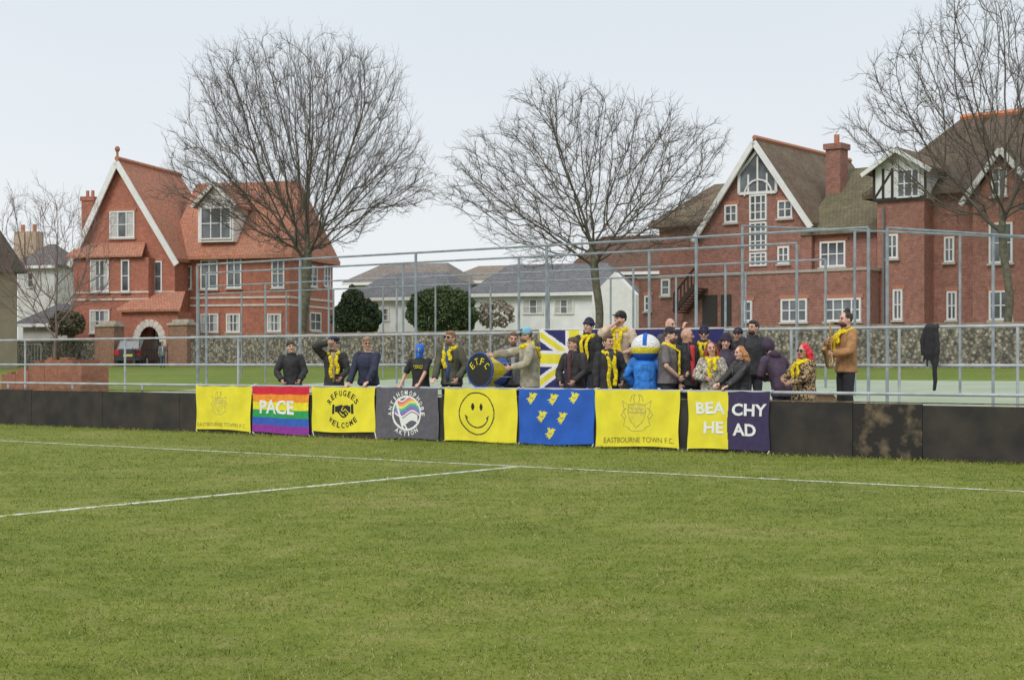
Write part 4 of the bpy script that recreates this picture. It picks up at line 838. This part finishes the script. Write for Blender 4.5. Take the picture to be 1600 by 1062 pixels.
    if glasses:
        m=MB(); y=-.105
        if glasses=='sun':
            for side in (-1,1): m.ell(hd((side*.034,y,1.652)),(.028*s,.008*s,.020*s),10,8,Rh)
            m.tube([hd((-.03,y,1.658)),hd((.03,y,1.658))],.004*s,5)
        else:
            for side in (-1,1):
                m.tube([hd((side*.034+.026*cos(q),y,1.652+.019*sin(q))) for q in [2*pi*i/10 for i in range(10)]],.0035*s,5,1,True)
            m.tube([hd((-.01,y,1.655)),hd((.01,y,1.655))],.0035*s,5)
        for side in (-1,1): m.tube([hd((side*.06,y+.003,1.655)),hd((side*.084,.01,1.65))],.004*s,5)
        m.build('sunglasses' if glasses=='sun' else 'glasses',mc((.01,.01,.01),.2),t,local=True)
    return t,s,J,sh,hd,Rh
R=lambda d:('rail',d)
person(457,533,.42,5,'man in plain black jacket, leftmost of the crowd',top_=(.015,.015,.018),hair='short',arms=((-.2,-.22,.98),(.16,-.26,.98)),hy=15,lean=.04)
person(522,528,.48,5,'man shading his eyes, dark beret and yellow scarf over black jacket',top_=(.02,.018,.015),shirt=(.4,.3,.2),scarf=1,hat='beret',hatc=(.02,.03,.07),arms=((-.11,-.15,1.66,(-1,0,-.2)),(.14,-.24,1.0)),hy=-25,hc=(.1,.06,.03))
person(576,527,.40,-22,'man with glasses in navy jumper leaning both hands on the rail',top_=(.012,.016,.05),kind='jumper',hc=(.32,.19,.10),glasses='clear',arms=(R(-.22),R(.24)),hy=38,lean=.10,fat=1.08)
t,s,J,sh,hd,Rh=person(658,537,.40,-12,'person in bright blue balaclava and black t-shirt',top_=(.01,.01,.01),kind='tee',hair=None,hat='balaclava',hatc=(.02,.16,.68),arms=(R(-.22),R(.20)),lean=.08,tilt=6)
m=MB(); zz=1.32
for k in range(9): m.tube([sh((-.09+k*.021,-.162+abs(k-4)*.004,zz+.02*(k%2)-.012)),sh((-.08+k*.021,-.164+abs(k-4)*.004,zz+.03-.028*(k%2)))],.006,4)
m.tube([sh((-.07,-.158,1.285)),sh((.0,-.163,1.295)),sh((.08,-.158,1.28))],.006,4); m.build('shirt_print',mc((.8,.7,.05)),t,local=True)
person(706,517,.50,-25,'tall man in dark olive jacket with sunglasses and yellow scarf',top_=(.06,.06,.035),shirt=(.05,.09,.25),scarf=3,hc=(.25,.13,.07),glasses='sun',arms=(R(-.10),(.2,-.18,.95)),hy=-10,beard=(.22,.12,.06),lean=.03)
person(802,519,1.25,0,'bearded man with quiff behind the drum',top_=(.16,.16,.17),hair='quiff',hc=(.16,.09,.05),beard=(.17,.09,.05),shirt=(.4,.4,.4),arms=((-.25,-.3,1.15),(.2,-.25,1.15)),nod=8)
person(828,512,.55,-75,'man in khaki jacket and light blue cap reaching over the drum',top_=(.38,.34,.25),kind='coat',hair='short',hc=(.15,.08,.05),hat='cap',hatc=(.24,.48,.6),scarf=-3,glasses='sun',arms=((-.14,-.58,1.32),(.12,-.34,1.12)),hy=0,lean=.05,beard=(.15,.08,.05),nod=5)
person(897,527,.6,-35,'man in black leather jacket looking left, in front of the flag',top_=(.022,.018,.02),shirt=(.10,.04,.05),hair='short',arms=((-.16,-.2,.98),(.15,-.22,1.0)),hy=-25,hc=(.1,.06,.04))
person(918,499,1.8,-25,'man in navy beanie and yellow scarf standing on the step',top_=(.02,.02,.025),scarf=2,hair='short',hat='beanie',hatc=(.02,.025,.06),hy=-10)
person(951,524,.6,15,'man in black jacket with long yellow scarf hanging to his waist',top_=(.014,.014,.016),shirt=(.05,.05,.06),scarf=2,hair='quiff',hc=(.09,.045,.025),hy=20,arms=(None,(.18,-.2,.98)))
person(968,487,1.9,-20,'man in black cap drinking, beige shirt and yellow scarf',top_=(.55,.42,.30),scarf=2,hair='short',hat='cap',hatc=(.02,.02,.02),arms=((-.04,-.16,1.56,(-1,-.2,-.9)),(.12,-.2,1.1)),hy=-30,sleeve=.6)
person(1047,497,2.15,30,'balding man in dark top at the back beside the flag',top_=(.06,.06,.08),hair=None,kind='jumper',hy=10)
person(1044,512,.9,70,'man in dark grey t-shirt and cap with yellow scarf facing right',top_=(.14,.12,.125),kind='tee',scarf=1,hair='short',hc=(.1,.05,.035),hat='cap',hatc=(.03,.03,.032),arms=((-.15,-.2,1.0),(.1,-.25,1.05)),fat=1.15,beard=(.12,.06,.04))
person(1072,512,1.2,40,'shaven headed man in black hooded top turned away',top_=(.018,.018,.02),hair=None,hat=None,hy=40,shirt=(.55,.04,.05),kind='jacket')
person(1100,511,1.7,-10,'man in dark glasses with arm raised, yellow scarf on black jacket',top_=(.018,.018,.024),scarf=2,hair='short',hc=(.05,.03,.02),glasses='sun',arms=((-.36,-.18,1.74,(-.5,0,-1)),None),hat='beanie',hatc=(.02,.02,.06))
person(1113,534,.55,-10,'woman with auburn hair in cream patterned top holding the rail',tm=vor('floral_cloth',30,[(0,(.16,.16,.13)),(.3,(.65,.6,.52)),(1,(.8,.75,.66))]),kind='jumper',hair='long',hc=(.30,.07,.035),scarf=3,arms=((-.1,-.24,1.12),(.14,-.22,1.0)),female=True,hy=15,tilt=-8)
person(1134,523,1.35,-5,'woman in dark beanie behind the auburn haired woman',top_=(.05,.035,.065),hat='beanie',hatc=(.04,.025,.05),hair='long',hc=(.1,.05,.03),female=True)
person(1152,513,1.75,-20,'man in dark navy cap second row behind the curly haired woman',top_=(.02,.025,.05),hat='cap',hatc=(.02,.025,.06))
person(1158,541,.5,-60,'woman with long curly ginger hair in black leather jacket',top_=(.01,.01,.01),tm=mc((.025,.025,.027),.35),hair='curly',hc=(.46,.21,.08),arms=(R(-.25),R(-.05)),female=True,nod=5)
person(1175,501,1.65,15,'tall dark haired man in black jacket above the ginger haired woman',top_=(.018,.018,.022),hair='quiff',hc=(.035,.022,.018),hy=-60,beard=(.04,.025,.02))
person(1222,530,1.0,-150,'person in dark plum hooded coat hunched over with back turned',top_=(.045,.022,.05),kind='coat',hair=None,hat='hood',hatc=(.055,.033,.06),lean=.3,arms=((-.1,-.3,1.1),(.1,-.3,1.1)),nod=20)
person(1256,537,.6,-55,'woman with bright red hair in leopard print coat and sunglasses',tm=M_leo,kind='coat',hair='curly',hc=(.85,.02,.05),scarf=3,glasses='sun',arms=((-.12,-.38,1.15),(.06,-.36,1.1)),female=True,fat=1.22,nod=6)
t,s,J,sh,hd,Rh=person(1322,487,1.7,-70,'bearded man in tan coat with hair bun playing the saxophone',top_=(.36,.18,.065),kind='jacket',hair='bun',hc=(.04,.025,.02),beard=(.05,.03,.02),scarf=3,arms=((-.06,-.27,1.32),(.09,-.28,1.12)),tr=(.025,.025,.03),hy=0,nod=1,tilt=.1)
sx_=thing('saxophone','brass saxophone held to the mouth of the man in the tan coat','saxophone',t.location,None,t.rotation_euler.z)
M_brass=mat('brass',(.36,.22,.08),.4,.3,10,metal=.8)
m=MB(); q=lambda *p:Vector(p)*s
m.tube([q(0,-.20,1.59),q(0,-.26,1.605),q(.01,-.29,1.55),q(.03,-.29,1.42),q(.06,-.29,1.2),q(.09,-.29,1.0),q(.10,-.32,.93),q(.10,-.37,.93),q(.10,-.40,.99),q(.10,-.41,1.1),q(.10,-.44,1.18),q(.10,-.46,1.21)],[.009,.010,.011,.015,.020,.025,.028,.030,.031,.034,.048,.058],14); m.build('sax_body',M_brass,sx_,local=True,smooth=True)
MB().tube([q(0,-.12,1.585),q(0,-.20,1.59)],[.012,.010],8).build('mouthpiece',M_k,sx_,local=True)
for i in range(9): z=1.4-.045*i; MB().ell(q(.04+(1.4-z)*.12,-.318,z),(.015,.010,.015),8,6).build('key',M_brass,sx_,local=True)
person(254,534,37,20,'distant person in grey coat standing by the right gate pier',top_=(.14,.14,.15),kind='coat',hair='short',shirt=(.5,.45,.42),tr=(.08,.09,.13))
t,s,J,sh,hd,Rh=person(1008,536,.75,170,'person in blue football shirt seen from behind with big round padded headpiece',top_=(.02,.20,.66),kind='jumper',hair=None,hat='costume',arms=((-.22,-.16,1.0),(.22,-.16,1.0)),fat=1.15,fold=.04)
c=sh((0,0,1.68)); m=MB(); m.rings([(c.x,c.y,c.z+.23*sin(q_),.25*cos(q_),.25*cos(q_)) for q_ in [(-pi/2+.05)+i*(pi-.1)/14 for i in range(15)]],24)
m.mi=[0 if (i//24)<5 else (1 if (i//24)<7 else 2) for i in range(len(m.f))]
def fur(c): return mat('plush',c,.95,.22,35,.8)
m.build('padded_headpiece',[fur((.02,.14,.6)),fur((.82,.68,.04)),fur((.78,.78,.78))],t,local=True,smooth=True)
MB().tube([(c.x,c.y,c.z+.235),(c.x,c.y+.12,c.z+.215),(c.x,c.y+.20,c.z+.15),(c.x,c.y+.247,c.z+.04)],.035,8,.4).build('head_stripe',fur((.02,.14,.6)),t,local=True)
print('people',time.time()-T0)
# drum
dc=BF.w(*BF.p(750,578,.40)); nrm=Vector((-.66,-.75,0)).normalized(); ax=-nrm; Rr=.295; Ld=.50
side=Vector((0,0,1)).cross(nrm)*1.0
dr=thing('bass_drum','large blue and yellow bass drum with black head lettered in yellow','drum',dc-Vector((0,0,Rr)))
def ringpt(t,r,d): return dc+ax*d+(side*cos(t)+Vector((0,0,1))*sin(t))*r
def cyl(r0,r1,d0,d1,nn=32,mb=None):
    m=mb or MB(); vs=[ringpt(2*pi*i/nn,r,d) for (r,d) in ((r0,d0),(r1,d1)) for i in range(nn)]; m.add(vs,[(i,(i+1)%nn,nn+(i+1)%nn,nn+i) for i in range(nn)]+[tuple(range(nn))[::-1],tuple(range(nn,2*nn))]); return m
m=MB(); nn=32
for i in range(nn):
    t0,t1=2*pi*i/nn,2*pi*(i+1)/nn; w_=abs((i%8)/8*2-1); w2=abs(((i+1)%8)/8*2-1)
    e0=Ld*(.25+.65*w_); e1=Ld*(.25+.65*w2)
    m.m=0; m.add([ringpt(t0,Rr,.0),ringpt(t1,Rr,.0),ringpt(t1,Rr,e1),ringpt(t0,Rr,e0)],[(0,1,2,3)]); m.m=1; m.add([ringpt(t0,Rr,e0),ringpt(t1,Rr,e1),ringpt(t1,Rr,Ld),ringpt(t0,Rr,Ld)],[(0,1,2,3)])
m.build('shell',[mc((.72,.58,.03),.4),mc((.02,.08,.36),.4)],dr)
cyl(Rr*.985,Rr*.985,-.008,.0).build('drum_head',mc((.02,.02,.02),.35),dr); cyl(Rr*.985,Rr*.985,Ld,Ld+.008).build('drum_head',mc((.7,.68,.62)),dr)
for d in (0,Ld-.0):
    m=MB(); m.tube([ringpt(2*pi*i/32,Rr+.008,d) for i in range(32)],.02,6,1,True); m.build('hoop',mc((.03,.07,.3),.4) if d==0 else mc((.02,.02,.025),.4),dr)
for i in range(8): MB().tube([ringpt(2*pi*(i+.5)/8,Rr+.025,-.01),ringpt(2*pi*(i+.5)/8,Rr+.025,Ld+.01)],.006,5).build('tension_rod',M_steel,dr)
def dput(m,ch,cx,cy,w_,h,rot):
    V,Fs=text2d(ch,.0); mn=V.min(0); mx_=V.max(0); c=(mn+mx_)/2; vs=[]
    for p in V:
        x=(p[0]-c[0])*w_/(mx_[0]-mn[0]); y=(p[1]-c[1])*h/(mx_[1]-mn[1]); X=cx+x*cos(rot)-y*sin(rot); Y_=cy+x*sin(rot)+y*cos(rot)
        vs.append(dc-ax*.012+side*X+Vector((0,0,Y_)))
    m.add(vs,Fs)
m=MB()
for ch,tt in (('E',.98),('.',.64),('T',.34),('.',0.02),('F',-.30),('.',-.62),('C',-.98)):
    r_=.19; dput(m,ch,-r_*sin(tt)*1.12,r_*cos(tt)-.03-(.055 if ch=='.' else 0),.078 if ch!='.' else .018,.12 if ch!='.' else .018,tt*.8)
m.build('lettering',mc((.85,.75,.05)),dr,recalc=False)
# jacket on rail
a,_,z=BF.p(1458,505,2.56); jk=thing('hanging_jacket','black jacket hanging over the rear railing at right','jacket',BF.w(a,2.55,.8))
def vj(tubes,name):
    m=MB(); off=woff(jk)
    for pts,rad in tubes: m.tube([BF.w(a+dx,b_,z_)-off for dx,b_,z_ in pts],rad,8)
    return vox(m,name,mc((.022,.022,.025)),jk,.011,1,disp=.02)
tb=[]
for i in range(9):
    u=i/8; x0=-.09+.17*u; x1=-.135+.25*u; bot=1.40+.07*sin(i*2.3)+.05*abs(u-.5)
    tb.append(([(x0,2.56,2.02),(x0,2.50,1.97),(x1+.012*sin(i*3),2.49,1.72),(x1*.92+.015*cos(i*2),2.485,1.55),(x1*.95,2.49,bot)],[.022,.028,.026,.024,.012]))
vj(tb,'cloth')
vj([([(.07,2.5,1.9),(.10,2.47,1.6),(.06,2.46,1.3),(.07,2.47,1.12),(.045,2.48,.96)],[.04,.045,.040,.034,.026])],'sleeve'); vj([([(-.10,2.5,1.95),(-.145,2.48,1.75),(-.135,2.48,1.52)],[.035,.042,.028])],'sleeve')
# cardboard box
a,_,_=BF.p(1292,600,1.9); m=MB(BF); m.box(a-.2,a+.2,1.8,2.15,.35,.84); bx=m.build('cardboard_box',mc((.45,.3,.19)),None,'open brown cardboard box on the step beside the saxophone player','box')
m=MB(BF).slab([(a-.2,1.8,.843),(a+.2,1.8,.843),(a+.17,1.66,.93),(a-.17,1.66,.93)],(0,.0,.01)); m.build('flap',mc((.5,.34,.22)),bx)
print('done',time.time()-T0)
